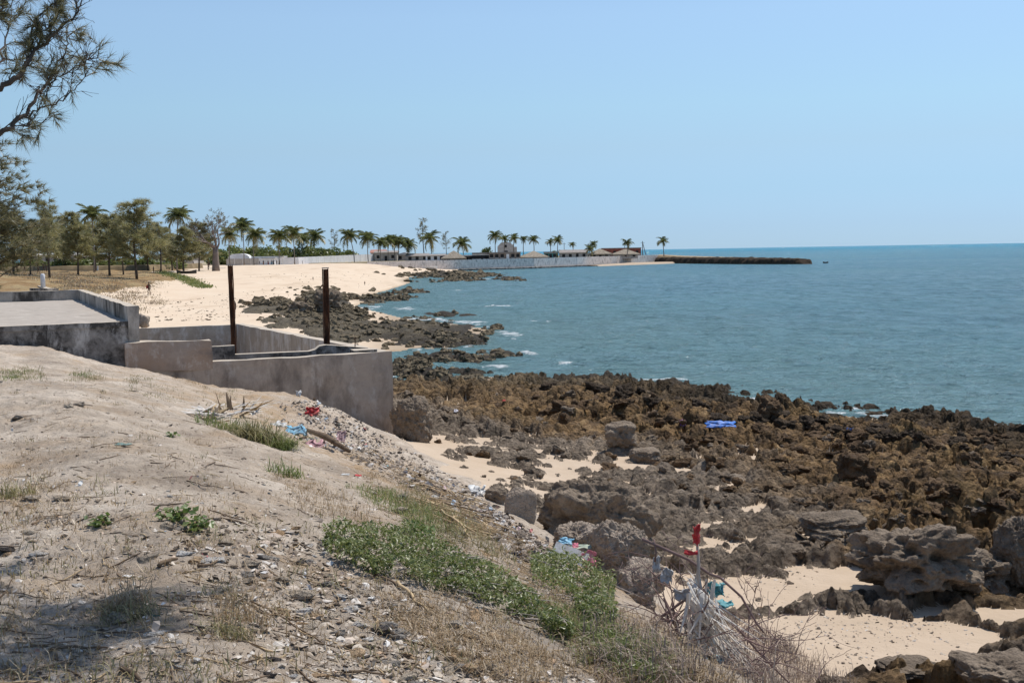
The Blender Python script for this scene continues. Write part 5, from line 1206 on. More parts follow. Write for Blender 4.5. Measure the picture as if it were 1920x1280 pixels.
sticks('dry_twigs', scatter(FG, 260, 51), .06, .30, .004, M_TWIG, bluff_o, 52)
sticks('straw_litter', np.concatenate([scatter([(640,850),(740,860),(900,960),(1010,1060),(1000,1120),(860,1040),(700,960)], 300, 53), scatter(FG, 200, 54)]), .05, .22, .0035, M_STRAW, bluff_o, 55)
sticks('stalk_litter', np.concatenate([scatter([(800,935),(850,945),(930,985),(900,1010),(830,975)], 70, 56), scatter([(700,850),(860,910),(920,960),(800,920)], 40, 57)]), .25, .8, .009, M_STRAW, bluff_o, 58, .1, .05)
def stick(px0, py0, px1, py1, rad, mat, label, name='stick', lift=.004, n_=6, wob=.008, cat='stick'):
    rad *= .6
    a_, b_ = hit(px0, py0), hit(px1, py1); o_ = a_.copy(); pts = []; rr = random.Random(int(px0 * 3 + py0))
    for i in range(n_ + 1):
        q = a_.lerp(b_, i / n_); q.z = max(q.z, float(tz(q.x, q.y))) + rad + lift; q += Vector((rr.gauss(0, wob), 0, rr.gauss(0, wob * .4))); pts.append(q - o_)
    return tag(MB().tube(pts, [rad * (1 - .45 * i / n_) for i in range(n_ + 1)], 6).build(name, mat, None, True, o_), label, cat)
stick(90, 1224, 195, 1216, .014, M_TWIG, 'dark bent stick in the shade at lower left')
stick(228, 1258, 268, 1282, .02, M_TWIG, 'short thick dark stick at the bottom edge')
stick(640, 1262, 720, 1268, .014, M_TWIG, 'straight charred stick near the bottom centre')
stick(300, 1065, 336, 1052, .022, M_TWIG, 'short dark piece of wood left of the white flat stones')
stick(372, 1066, 430, 1058, .014, M_TWIG, 'dark stick lying below the white flat stones')
stick(745, 1095, 802, 1150, .02, M_STRAW, 'pale dry palm stalk below the green plants'); stick(705, 1080, 770, 1112, .016, M_TWIG, 'brown palm stalk at the lower edge of the green plants')
stick(476, 1130, 650, 1235, .009, M_TWIG, 'long thin trailing root running down the lower slope', wob=.012)
stick(60, 985, 84, 972, .012, M_TWIG, 'short twig on pale soil at left'); stick(1070, 1232, 1178, 1242, .01, M_TWIG, 'thin straight twig among green plants near the bottom')
for i, (x_, y_, X_, Y_) in enumerate([(815,955,912,985),(822,962,900,1010),(830,948,930,975),(850,975,880,1015),(800,905,860,940)]):
    stick(x_, y_, X_, Y_, .02, M_STRAW if i % 2 else M_TWIG, ['long brown palm stalk on top of the stalk heap', 'lowest palm stalk of the brown stalk heap', 'upper palm stalk of the heap on the slope edge', 'short stalk poking out of the stalk heap', 'palm stalk lying left of the stalk heap'][i], 'palm_stalk', .03, 6, .012, 'stalk')
# ------------------------------------------------------------------ grass and ground cover
def blades(name, P, hmin, hmax, w_, mat, parent, seed, per=8, spread=.06, lean=.5):
    rr = np.random.default_rng(seed); T = np.repeat(P, per, 0); n_ = len(T); T = T + np.stack([rr.normal(0, spread, n_), rr.normal(0, spread, n_), np.zeros(n_)], -1)
    h_ = (rr.uniform(hmin, hmax, n_) * np.repeat(.45 + .75 * rr.random(len(P)) ** 1.3, per))[:, None]; az = rr.uniform(0, 6.28, n_); dv = np.stack([np.cos(az), np.sin(az), np.zeros(n_)], -1); up = np.array([0, 0, 1.])
    le = (rr.random(n_) * lean)[:, None]; sd = np.stack([-np.sin(az), np.cos(az), np.zeros(n_)], -1) * w_ / 2
    mid = T + up * h_ * .6 + dv * h_ * le * .35; tip = T + up * h_ * (1 - .35 * le) + dv * h_ * le
    V = np.stack([T - sd, T + sd, mid + sd * .8, mid - sd * .8, tip], 1).reshape(-1, 3); b_ = np.arange(n_)[:, None] * 5
    F = np.concatenate([b_ + np.array([0, 1, 2]), b_ + np.array([0, 2, 3]), b_ + np.array([3, 2, 4])])
    rv = np.repeat(np.clip(np.repeat(rr.random(len(P)), per) * .6 + rr.random(n_) * .4, 0, 1), 5)
    return link(name, np_mesh(name, V, F, False, {'rnd': rv}), mat, parent)
G_DRY = leafmat('dry_grass_blades', (.24,.155,.08), (.38,.27,.15), (.52,.41,.26), .25); G_GRN = leafmat('green_grass_blades', (.09,.13,.03), (.17,.21,.05), (.34,.32,.12), .35); G_OLV = leafmat('olive_grass_blades', (.17,.14,.06), (.26,.23,.10), (.36,.30,.16), .3)
G_SUC = leafmat('succulent_leaves', (.08,.11,.025), (.165,.20,.05), (.36,.36,.15), .4); G_BRT = leafmat('bright_vine_leaves', (.08,.13,.03), (.14,.20,.045), (.23,.28,.09), .35)
slope = [(640,840),(760,850),(860,930),(960,1000),(1010,1060),(940,1040),(820,990),(700,920)]
tag(blades('dry_grass', np.concatenate([scatter(slope, 420, 61), scatter([(690,1110),(860,1120),(990,1200),(1080,1270),(960,1290),(820,1230),(720,1170)], 420, 62), scatter([(1080,1200),(1250,1230),(1400,1290),(1120,1290)], 300, 63), scatter([(1080,1110),(1240,1180),(1340,1270),(1170,1240)], 300, 60), scatter([(380,1080),(500,1080),(500,1200),(420,1200)], 60, 64), scatter([(0,860),(130,880),(140,990),(0,1000)], 60, 65), scatter(FG, 700, 66), scatter([(440,750),(260,690),(330,700),(480,770)], 80, 67), scatter([(960,1060),(1050,1080),(1080,1200),(1000,1150)], 160, 68), scatter([(500,870),(660,930),(720,1000),(560,960)], 120, 69)]), .02, .085, .0045, G_DRY, bluff_o, 70, 10, .06, 2.2), kind='stuff')
tag(blades('olive_grass', np.concatenate([scatter([(330,690),(470,735),(560,790),(480,800),(380,760)], 60, 71), scatter([(0,690),(80,690),(80,715),(0,715)], 40, 72), scatter([(130,690),(190,690),(190,715),(130,715)], 25, 73), scatter([(760,900),(900,1000),(950,1060),(860,1030),(740,960)], 160, 74), scatter([(230,700),(340,720),(350,760),(240,740)], 40, 75), scatter(FG, 90, 76)]), .03, .11, .006, G_OLV, bluff_o, 77, 14, .07, 1.8), kind='stuff')
tag(blades('green_grass', np.concatenate([scatter([(640,910),(720,920),(830,970),(850,1010),(760,980)], 140, 81), scatter([(0,695),(75,695),(75,712),(5,714)], 34, 82), scatter([(135,698),(180,698),(180,710),(140,710)], 16, 83), scatter([(1100,1180),(1250,1230),(1240,1290),(1120,1250)], 200, 84), scatter([(1010,1130),(1140,1160),(1160,1210),(1040,1190)], 120, 85)]), .03, .11, .006, G_GRN, bluff_o, 86, 14, .07, 1.8), kind='stuff')
sticks('dead_runners', np.concatenate([scatter([(640,1010),(860,1050),(1060,1190),(900,1130),(700,1080)], 60, 59), scatter([(1000,1070),(1150,1100),(1150,1180),(1050,1120)], 40, 49)]), .15, .5, .004, M_GREYT, bluff_o, 48, .35, .3)
def carpet(name, poly, n_, h0, h1, lf, mat, parent, seed, edge=.12):
    P = scatter(poly, n_, seed); rr = np.random.default_rng(seed); n_ = len(P); T = P.copy()
    qx, qy = P0(P[:, 0], P[:, 1], 4.1); bumpy = .5 + .5 * fbm(P[:, 0] / .28, P[:, 1] / .4, 3, seed)
    gap = fbm(P[:, 0] / .16, P[:, 1] / .2, 3, seed + 40); k = gap > -.16; P, T, bumpy = P[k], T[k], bumpy[k]; n_ = len(P); T[:, 2] += (h0 + (h1 - h0) * bumpy) * rr.random(n_) ** .5
    Mx = rotm(rr.uniform(-1.0, 1.0, n_), rr.uniform(-1.0, 1.0, n_), rr.uniform(0, 6.28, n_)) * (lf * (.35 + 1.0 * rr.random(n_) ** 1.5) * (P[:, 1] / 8) ** .3)[:, None, None]
    V, F = replicate([(-.5, 0, 0), (0, -.22, .06), (.5, 0, -.03), (0, .22, .06)], [(0, 1, 2, 3)], Mx, T)
    return link(name, np_mesh(name, V, F, False, {'rnd': np.repeat(np.clip(bumpy * .5 + rr.random(n_) * .5, 0, 1), 4)}), mat, parent)
mat_poly = [(604,1012),(640,1003),(760,1003),(860,1045),(935,1085),(1000,1130),(1080,1190),(1075,1210),(1010,1185),(930,1150),(850,1118),(740,1092),(690,1082),(640,1060),(606,1035)]
tag(carpet('green_ground_cover', mat_poly, 15000, .02, .2, .036, G_SUC, bluff_o, 91), kind='stuff')
tag(carpet('green_creeper', [(990,1062),(1040,1050),(1120,1075),(1160,1095),(1150,1140),(1160,1190),(1100,1180),(1060,1130),(1000,1100)], 6500, .03, .26, .036, G_SUC, bluff_o, 92), kind='stuff')
tag(carpet('bright_creeper', [(740,985),(790,985),(830,1015),(850,1040),(780,1012)], 500, .02, .1, .045, G_BRT, bluff_o, 93), kind='stuff')
tag(carpet('low_creeper', [(1090,1190),(1180,1210),(1240,1250),(1230,1290),(1140,1260)], 2200, .01, .12, .034, G_SUC, bluff_o, 94), kind='stuff')
def tuft(px, py, n_, r_, h0, h1, mat, label, seed, w_=.010, cat='grass', name='grass_tuft', lean=1.8):
    p = hit(px, py); rr = np.random.default_rng(seed); P = np.stack([rr.normal(0, r_, n_), rr.normal(0, r_ * .7, n_), np.zeros(n_)], -1)
    P[:, 2] = tz(p.x + P[:, 0], p.y + P[:, 1]) - p.z - .01
    P[np.abs(P[:, 0]) > r_ * 1.6] *= .5; o = blades(name, P, h0, h1, w_, mat, None, seed, 7, r_ * .35, lean); o.location = p; return tag(o, label, cat, 'grass tufts on the bluff')
tuft(486, 826, 110, .15, .12, .40, G_OLV, 'big yellow-green grass clump right of the dry palm fronds', 101, .010, lean=2.6); tuft(522, 836, 70, .13, .1, .28, G_GRN, 'green grass clump hanging towards the rubbish', 102, .010, lean=2.6)
tuft(425, 805, 40, .22, .1, .26, G_GRN, 'low green grass under the dry palm fronds', 103); tuft(225, 1140, 26, .09, .06, .18, G_DRY, 'dry grass tuft at the edge of the tree shade', 104, .005); tuft(455, 1165, 24, .08, .06, .17, G_DRY, 'dry grass tuft right of the tree shade', 105, .005)
tuft(430, 1190, 22, .07, .05, .14, G_OLV, 'greenish tuft below the dry one beside the shade', 106, .005); tuft(240, 1160, 22, .08, .06, .16, G_OLV, 'olive tuft beside the white brick in the shade', 107, .005); tuft(527, 890, 16, .1, .08, .22, G_GRN, 'small green weed above the rubble slope', 108, .009); tuft(15, 935, 26, .12, .06, .2, G_OLV, 'olive grass tuft at the left edge', 109, .007)
def weed(px, py, n_, r_, lab, seed):
    p = hit(px, py); e = empty('weed', p, 0, lab, 'plant', 'leafy weeds on the bluff'); rr = np.random.default_rng(seed)
    a_ = rr.uniform(0, 6.28, n_); q = np.stack([np.cos(a_) * rr.random(n_) * r_, np.sin(a_) * rr.random(n_) * r_, rr.uniform(.01, r_ * .55, n_)], -1)
    Mx = rotm(rr.uniform(-.8, .8, n_), rr.uniform(-.8, .8, n_), rr.uniform(0, 6.28, n_)) * (.055 * rr.uniform(.6, 1.2, n_))[:, None, None]
    V, F = replicate([(-.5, 0, 0), (0, -.35, .06), (.5, 0, -.03), (0, .35, .06)], [(0, 1, 2, 3)], Mx, q); link('leaves', np_mesh('leaves', V, F, False, {'rnd': np.repeat(rr.random(n_), 4)}), G_BRT, e)
    mb = MB()
    for i in range(0, n_, 4): mb.tube([(0, 0, 0), tuple(q[i] * .6 + np.array([0, 0, .015])), tuple(q[i])], [.004, .003, .002], 4)
    mb.build('stem', M_TWIG, e)
weed(187, 985, 50, .1, 'small leafy weed on pale soil at left', 111); weed(335, 975, 70, .15, 'leafy weed above the white flat stones', 112); weed(370, 995, 60, .13, 'leafy weed just right of and below the other', 113); weed(322, 820, 24, .1, 'small weed left of the big grass clump', 114)
# dead grey-brown scrub on the lower slope, down to the sand
M_DEADS = leafmat('dead_scrub', (.15,.105,.08), (.25,.185,.14), (.36,.28,.21), .15)
tag(blades('dead_scrub', np.concatenate([scatter([(1360,1170),(1420,1180),(1510,1230),(1600,1290),(1400,1290),(1340,1240)], 330, 124), scatter([(1080,1170),(1230,1180),(1330,1290),(1150,1290)], 120, 125)]), .04, .2, .006, M_DEADS, bluff_o, 126, 14, .09, 1.6), kind='stuff')
# dry plants on the far bank
bp = np.array([tuple(atz(x_, y_, 3.0)) for x_, y_ in [(rng.uniform(100, 255), rng.uniform(535, 560)) for _ in range(700)]] + [tuple(atz(x_, y_, 3.2)) for x_, y_ in [(rng.uniform(0, 300), rng.uniform(511, 540)) for _ in range(900)]]); bp[:, 2] = tz(bp[:, 0], bp[:, 1])
M_BSCR = leafmat('grey_brown_scrub', (.20,.15,.11), (.32,.24,.16), (.36,.33,.16), .2)
tag(blades('bank_scrub', bp, .10, .32, .06, M_BSCR, bank_o, 121, 14, .7, 1.4), kind='stuff')
gp_ = np.array([tuple(atz(300 + 85 * t + rng.gauss(0, 4), 515 + 15 * t + rng.gauss(0, 1.4), 2.6)) for t in [rng.random() for _ in range(500)]]); gp_[:, 2] = tz(gp_[:, 0], gp_[:, 1])
tag(blades('beach_creeper', gp_, .12, .4, .16, G_GRN, beach_o, 122, 8, .6, 1.), kind='stuff')
# ------------------------------------------------------------------ dry palm fronds, dead bush, rubbish
M_BLEACH = simple('bleached_palm_leaf', (.64,.59,.53), .85, .25, 8., .1, False)
M_DTAN = simple('tan_palm_leaf', (.46,.35,.22), .85, .25, 8., .1, False)
def strip(mb, p, dv, L, w_, droop, rr, n_=5):
    sd = dv.cross(Vector((rr.gauss(0,.3), rr.gauss(0,.3), 1))).normalized(); pts = []
    for i in range(n_ + 1):
        t = i / n_; q = p + dv * L * t + Vector((0, 0, -droop * L * t * t)); ww = w_ * (1 - t * .85) * .5; mb.v += [tuple(q - sd * ww), tuple(q + Vector((0, 0, ww * .5))), tuple(q + sd * ww)]
    o = len(mb.v) - 3 * (n_ + 1)
    for i in range(n_):
        a_ = o + i * 3; mb.f += [(a_, a_ + 1, a_ + 4, a_ + 3), (a_ + 1, a_ + 2, a_ + 5, a_ + 4)]; mb.m += [0, 0]
rr = random.Random(61); p0 = hit(440, 796) + Vector((0, -.35, .10)); fp = empty('dry_palm_fronds', p0, 0, 'heap of bleached dry palm fronds at the top of the rubbish slope', 'palm fronds'); SC = p0.y / FPX
def fr_strip(x0, y0, x1, y1, w_, mat, zs=0):
    a_ = Vector(((x0 - 440) * SC, rr.uniform(-.25, .25), (790 - y0) * SC)); b_ = Vector(((x1 - 440) * SC, rr.uniform(-.35, .35), (790 - y1) * SC)); mb = MB(); dv = (b_ - a_); strip(mb, a_, dv.normalized(), dv.length, w_, .05, rr); mb.build('leaf_strip', mat, fp)
for k in range(30): fr_strip(rr.uniform(395, 460), rr.uniform(755, 785), rr.uniform(360, 430), rr.uniform(770, 800), .06, rr.choice((M_BLEACH, M_DTAN)))
for k in range(14): fr_strip(rr.uniform(330, 390), rr.uniform(762, 770), rr.uniform(420, 470), rr.uniform(764, 780), .05, M_BLEACH)
for k in range(20): fr_strip(rr.uniform(440, 500), rr.uniform(765, 785), rr.uniform(480, 545), rr.uniform(738, 785), .06, rr.choice((M_BLEACH, M_DTAN)))
for a_ in ((428, 770, 421, 729, .05), (445, 768, 434, 733, .10), (452, 766, 450, 735, .07), (462, 770, 466, 742, .05)): fr_strip(*a_[:4], a_[4], M_TWIG)
# dead thorn bush with a stick and rags
bp0 = hit(1310, 1265); BD = 7.9; bp0 = at(1310, 1262, BD); bp0.z = float(tz(bp0.x, bp0.y)); SB = BD / FPX
bush = empty('dead_bush', bp0, 0, 'dead thorny bush hung with bleached fronds at the bottom of the slope', 'bush')
def B(px, py, dy=0.):
    q = at(px, py, BD + dy); return q - bp0
M_THORN = simple('thorn_twig', (.22,.15,.135), .9, .3, 5., .1, False)
rr = random.Random(71); mb = MB(); ends = []
def thorn(p, dv, L, r_, dep):
    n_ = 5; pts = [p]; d_ = dv.normalized()
    for i in range(n_):
        d_ = (d_ + Vector((rr.gauss(0,.2), rr.gauss(0,.2), rr.gauss(-.02,.2)))).normalized(); pts.append(pts[-1] + d_ * L / n_)
    mb.tube(pts, [max(.0016, r_ * (1 - .16 * i)) for i in range(n_ + 1)], 4, caps=False)
    if dep:
        for k in range(3): thorn(pts[rr.randint(1, n_)], d_ + Vector((rr.gauss(0,.8), rr.gauss(0,.8), rr.gauss(.1,.6))), L * rr.uniform(.45, .75), r_ * .6, dep - 1)
for k in range(30): thorn(B(rr.uniform(1230, 1330), rr.uniform(1150, 1265), rr.uniform(-.3, .4)), Vector((rr.gauss(-.2,.8), rr.gauss(0,.6), rr.uniform(-.1, 1.0))), rr.uniform(.3, .65), .008, 2)
for k in range(22): thorn(B(rr.uniform(1300, 1420), rr.uniform(1190, 1290), rr.uniform(-.3, .4)), Vector((rr.gauss(.4,.7), rr.gauss(0,.6), rr.uniform(-.2, .7))), rr.uniform(.28, .55), .007, 2)
mb.build('twigs', M_THORN, bush)
def long_br(pxs, r_, name='branch', mat=M_THORN, dy=0.):
    pts = [B(x_, y_, dy + rr.gauss(0, .02)) for x_, y_ in pxs]; MB().tube(pts, [r_ * (1 - .5 * i / len(pts)) for i in range(len(pts))], 6).build(name, mat, bush, True)
long_br([(1204,1010),(1290,1048),(1330,1075),(1350,1082),(1390,1118),(1420,1170),(1432,1185)], .013); long_br([(1190,1215),(1240,1155),(1290,1120),(1330,1100)], .012); long_br([(1285,1245),(1282,1205),(1262,1165),(1245,1120)], .012); long_br([(1330,1130),(1390,1185),(1430,1230),(1480,1280)], .011); long_br([(1228,1052),(1230,1035),(1226,1010)], .008)
long_br([(1322,1235),(1320,1180),(1316,1130),(1308,1080)], .03, 'trunk', M_GREYT)
for k in range(110):
    a_ = B(rr.uniform(1288, 1342), rr.uniform(1080, 1215), rr.uniform(-.3, .05)); mb = MB(); dv = Vector((rr.gauss(.12,.4), rr.gauss(0,.3), -1)).normalized()
    strip(mb, a_, dv, rr.uniform(.2, .5), rr.uniform(.016, .034), -.05, rr); mb.build('frond_strip', M_BLEACH, bush)
for k in range(34):
    a_ = B(rr.uniform(1310, 1340), rr.uniform(1120, 1200), rr.uniform(-.35, .05)); mb = MB(); dv = Vector((rr.uniform(.5, 1.2), rr.gauss(0,.3), -rr.uniform(.5, 1.1))).normalized()
    strip(mb, a_, dv, rr.uniform(.25, .5), rr.uniform(.012, .024), .05, rr); mb.build('frond_strip', M_BLEACH, bush)
for k in range(9):
    a_ = B(rr.uniform(1298, 1320), rr.uniform(1085, 1110)); mb = MB(); dv = Vector((rr.gauss(0,.5), rr.gauss(0,.4), .9)).normalized(); strip(mb, a_, dv, rr.uniform(.1, .22), .02, .4, rr); mb.build('frond_strip', M_BLEACH, bush)
q0, q1 = at(1308, 1120, BD - .1), at(1306, 995, BD - .1)
tag(MB().tube([(0, 0, 0), tuple((q1 - q0) * .5 + Vector((.01, 0, 0))), tuple(q1 - q0)], [.014, .012, .008], 6).build('upright_stick', M_GREYT, None, True, q0), 'upright stick with a red rag rising from the dead bush', 'stick')
def cloth(px, py, wpx, hpx, mat, label, seed, name='rag', d=None, lay=.7, cat='rag', crum=.35, n_=12, group=None, lift=.01):
    """a crumpled sheet: flat on the ground (lay=0) to hanging (lay=1)"""
    p = hit(px, py) if d is None else at(px, py, d); s_ = p.y / FPX; w_, h_ = wpx * s_, hpx * s_; V = []; F = []
    for j in range(n_ + 1):
        for i in range(n_ + 1):
            a_, b_ = i / n_ - .5, j / n_ - .5; q = Vector((a_ * 3, b_ * 3, seed * 3.7)); k1 = mnoise.noise(q) + .6 * mnoise.noise(q * 2.2); k2 = mnoise.noise(q + Vector((9, 1, 2))); k3 = mnoise.noise(q * 1.7 + Vector((3, 7, 1)))
            mw = 1 + .35 * k2
            V.append((a_ * w_ * mw + k3 * crum * w_ * .4, b_ * h_ * (1 - lay) * 1.6 + k1 * crum * min(w_, h_), max(-.02 if d is None else -9, h_ * lay * (b_ + .5) + k1 * crum * min(w_, h_) * .5 + lift + k2 * crum * h_ * .35)))
    for j in range(n_):
        for i in range(n_): a_ = j * (n_ + 1) + i; F.append((a_, a_ + 1, a_ + n_ + 2, a_ + n_ + 1))
    me = np_mesh(name, np.array(V), np.array(F)); o = link(name, me, mat); o.location = p
    md = o.modifiers.new('thick', 'SOLIDIFY'); md.thickness = .004
    return tag(o, label, cat, group)
def plast(n_, c_, r_=.4):
    m, nt, b = mat_new(n_); g = N(nt, b); p = g.pos(obj=True)
    c = g.ramp(g.noise(p, 14, 5, .65), [(.3, tuple(x * .65 for x in c_)), (.7, tuple(min(1, x * 1.15) for x in c_))])
    c = g.mix(g.ramp(g.noise(p, 6, 6, .7), [(.45, 0), (.7, .65)]), c, (.36,.29,.22)); g.out(c, g.bump(g.noise(p, 25, 4), .4, .01), max(r_, .5), .25); return m
P_RED, P_BLUE, P_LBLUE, P_PINK, P_WHITE, P_TEAL, P_BLK, P_PURP, P_TARP = plast('red_plastic', (.62,.04,.045)), plast('blue_plastic', (.05,.14,.45)), plast('sky_blue_plastic', (.22,.50,.70)), plast('pink_cloth', (.72,.22,.30), .8), plast('white_plastic', (.72,.72,.70)), plast('teal_plastic', (.10,.36,.40)), plast('black_plastic', (.03,.03,.045)), plast('purple_plastic', (.30,.05,.36)), plast('blue_tarpaulin', (.03,.18,.62))
P_GREYW = plast('grey_white_plastic', (.48,.48,.49))
cloth(1306, 1022, 13, 32, P_RED, 'red rag tied to the tip of the upright stick', 1, d=BD - .12, lay=1, crum=.5); cloth(1297, 1042, 24, 9, P_RED, 'red strip hanging lower on the upright stick', 2, d=BD - .13, lay=.8, crum=.4); cloth(1310, 997, 7, 12, P_RED, 'tiny red scrap at the very tip of the upright stick', 21, d=BD - .12, lay=1, crum=.5)
cloth(1342, 1118, 34, 26, P_TEAL, 'teal plastic bag caught on the dead bush', 3, 'plastic_bag', BD + .1, .9, 'bag', .6); cloth(1360, 1140, 26, 14, P_TEAL, 'torn teal plastic scrap right of the teal bag', 4, 'plastic_bag', BD + .12, .6, 'bag', .6); cloth(1345, 1240, 24, 14, plast('pale_teal', (.35,.50,.52)), 'pale teal plastic near the foot of the dead bush', 5, 'plastic_bag', BD - .2, .4, 'bag', .6)
cloth(1231, 1074, 13, 28, P_GREYW, 'grey white plastic hanging on the left branch of the bush', 6, 'plastic_bag', BD + .1, 1, 'bag', .5); cloth(1252, 1094, 20, 26, P_GREYW, 'white plastic sheet draped on the bush', 7, 'plastic_bag', BD + .05, 1, 'bag', .5); cloth(1278, 1124, 30, 22, P_GREYW, 'white striped cloth spread on the bush beside the fronds', 8, 'rag', BD, .8, 'rag', .4)
cloth(1353, 812, 56, 17, P_TARP, 'bright blue tarpaulin draped over the brown reef', 33, 'tarpaulin', None, .5, 'tarpaulin', .42, lift=.2); cloth(1596, 806, 14, 7, P_BLUE, 'small dark blue bag at the water edge of the reef', 10, 'plastic_bag', None, .8, 'bag')
cloth(1104, 1063, 26, 32, P_PINK, 'pink cloth lying on the pale boulders', 11, 'cloth', 11.0, .8, 'cloth', .3); cloth(1088, 1028, 40, 12, plast('pale_green_cloth', (.45,.52,.42), .8), 'pale green cloth spread above the pink cloth', 12, 'cloth', 11.6, .4, 'cloth', .3); cloth(1078, 1026, 12, 10, P_PINK, 'small pink strip next to the pale green cloth', 13, 'cloth', 11.5, .5, 'cloth')
q = at(1066, 1050, 11.0); o = rough_wall('foam_board', [(-.19, -.015), (.15, -.02), (.18, .015), (-.17, .02)], 0, .16, [P_WHITE, P_WHITE], None, .01, .1); o.location = q - Vector((0, 0, .03)); o.rotation_euler = (-.6, .35, -.25); tag(o, 'white foam board lying left of the pink cloth', 'board')
cloth(1062, 1020, 26, 16, P_LBLUE, 'blue and white wrapper above the white foam board', 14, 'wrapper', 11.8, .5, 'wrapper'); cloth(586, 776, 24, 18, P_RED, 'red plastic bag on top of the rubbish heap', 15, 'plastic_bag', None, .7, 'bag', .5); cloth(556, 814, 40, 26, P_LBLUE, 'sky blue plastic bag on the rubbish heap', 16, 'plastic_bag', None, .5, 'bag', .5)
cloth(590, 838, 30, 20, plast('faded_pink', (.62,.34,.36)), 'faded pink bag below the sky blue bag', 17, 'plastic_bag', None, .5, 'bag', .6); cloth(640, 828, 18, 24, plast('dusty_pink', (.58,.38,.38)), 'dusty pink scrap right of the faded pink bag', 18, 'plastic_bag', None, .6, 'bag', .6); cloth(522, 800, 26, 14, P_WHITE, 'white plastic left of the sky blue bag', 19, 'plastic_bag', None, .4, 'bag', .6)
cloth(630, 842, 30, 14, P_BLK, 'black plastic sheet under the log on the rubbish heap', 20, 'plastic_sheet', None, .3, 'sheet', .6); cloth(968, 1045, 24, 14, P_BLK, 'dark blue plastic bag lying on the bare slope', 22, 'plastic_bag', None, .4, 'bag', .6); cloth(805, 785, 16, 8, P_BLK, 'dark bag on the reef beside the boulder', 23, 'plastic_bag', None, .5, 'bag'); cloth(855, 772, 8, 10, plast('grey_lilac', (.45,.45,.52)), 'lilac plastic strip on the reef', 24, 'plastic_strip', None, .3, 'plastic'); cloth(1280, 798, 10, 14, P_PURP, 'purple scrap on the reef left of the blue tarpaulin', 25, 'plastic_bag', None, .7, 'bag'); cloth(897, 925, 28, 24, P_WHITE, 'clear white bag near the foot of the rubbish slope', 26, 'plastic_bag', None, .5, 'bag', .6); cloth(945, 752, 7, 4, P_RED, 'tiny red scrap on the far reef', 27, 'plastic_scrap', None, .5, 'plastic'); cloth(560, 742, 10, 10, P_WHITE, 'white scrap on the crest of the rubbish heap', 28, 'plastic_scrap', None, .8, 'plastic'); cloth(230, 835, 30, 8, plast('green_glass', (.20,.30,.27)), 'flattened greenish bottle on the pale soil', 29, 'flat_bottle', None, .3, 'bottle', .3); cloth(715, 937, 4, 3, P_TEAL, 'small teal scrap on the dry slope', 30, 'plastic_scrap', None, .3, 'plastic'); cloth(672, 893, 12, 6, P_RED, 'faded red wrapper in the dry grass', 31, 'wrapper', None, .3, 'wrapper'); cloth(648, 891, 16, 5, P_WHITE, 'white wrapper in the dry grass', 32, 'wrapper', None, .3, 'wrapper')
a_, b_ = hit(575, 815), hit(655, 858)
tag(MB().tube([(0, 0, .1), tuple((b_ - a_) * .5 + Vector((0, -.05, .16))), tuple(b_ - a_ + Vector((0, 0, .1)))], [.035, .055, .03], 8).build('log', M_TWIG, None, True, a_), 'dark weathered log across the rubbish heap', 'log')
# the uncountable scraps of the rubbish heap
mlit, nt, b = mat_new('mixed_litter'); g = N(nt, b); g.out(g.ramp(g.attr('rnd'), [(0, (.06,.055,.055)), (.16, (.52,.49,.46)), (.28, (.22,.17,.13)), (.46, (.36,.30,.25)), (.6, (.12,.12,.14)), (.68, (.42,.34,.27)), (.8, (.30,.36,.42)), (.84, (.48,.33,.33)), (.88, (.64,.63,.61)), (.97, (.40,.08,.08)), (.985, (.16,.28,.28))], 'CONSTANT'), None, .5, .4)
LP = np.concatenate([scatter([(520,760),(590,745),(640,770),(740,835),(700,850),(620,850),(540,830)], 420, 131), scatter([(620,830),(740,840),(860,905),(940,960),(1010,1010),(900,980),(760,900)], 330, 132), scatter([(930,960),(1020,1010),(1080,1060),(960,1060)], 110, 133), scatter(FG, 90, 134)])
rr = np.random.default_rng(8); n_ = len(LP); Mx = rotm(rr.uniform(-.9, .9, n_), rr.uniform(-.9, .9, n_), rr.uniform(0, 6.28, n_)) * ((.012 + .05 * rr.random(n_) ** 2.5) * (LP[:, 1] / 16) ** .5)[:, None, None]; LP[:, 2] += .015 + .03 * rr.random(n_)
V, F = replicate([(-.8, -.4, 0), (.1, -.6, .15), (.9, -.2, -.1), (.6, .5, .2), (-.3, .5, -.05), (-.9, .2, .15)], [(0, 1, 4), (0, 4, 5), (1, 3, 4), (1, 2, 3)], Mx, LP)
tag(link('scattered_litter', np_mesh('scattered_litter', V, F, False, {'rnd': np.repeat(rr.random(n_), 6)}), mlit, bluff_o), kind='stuff')
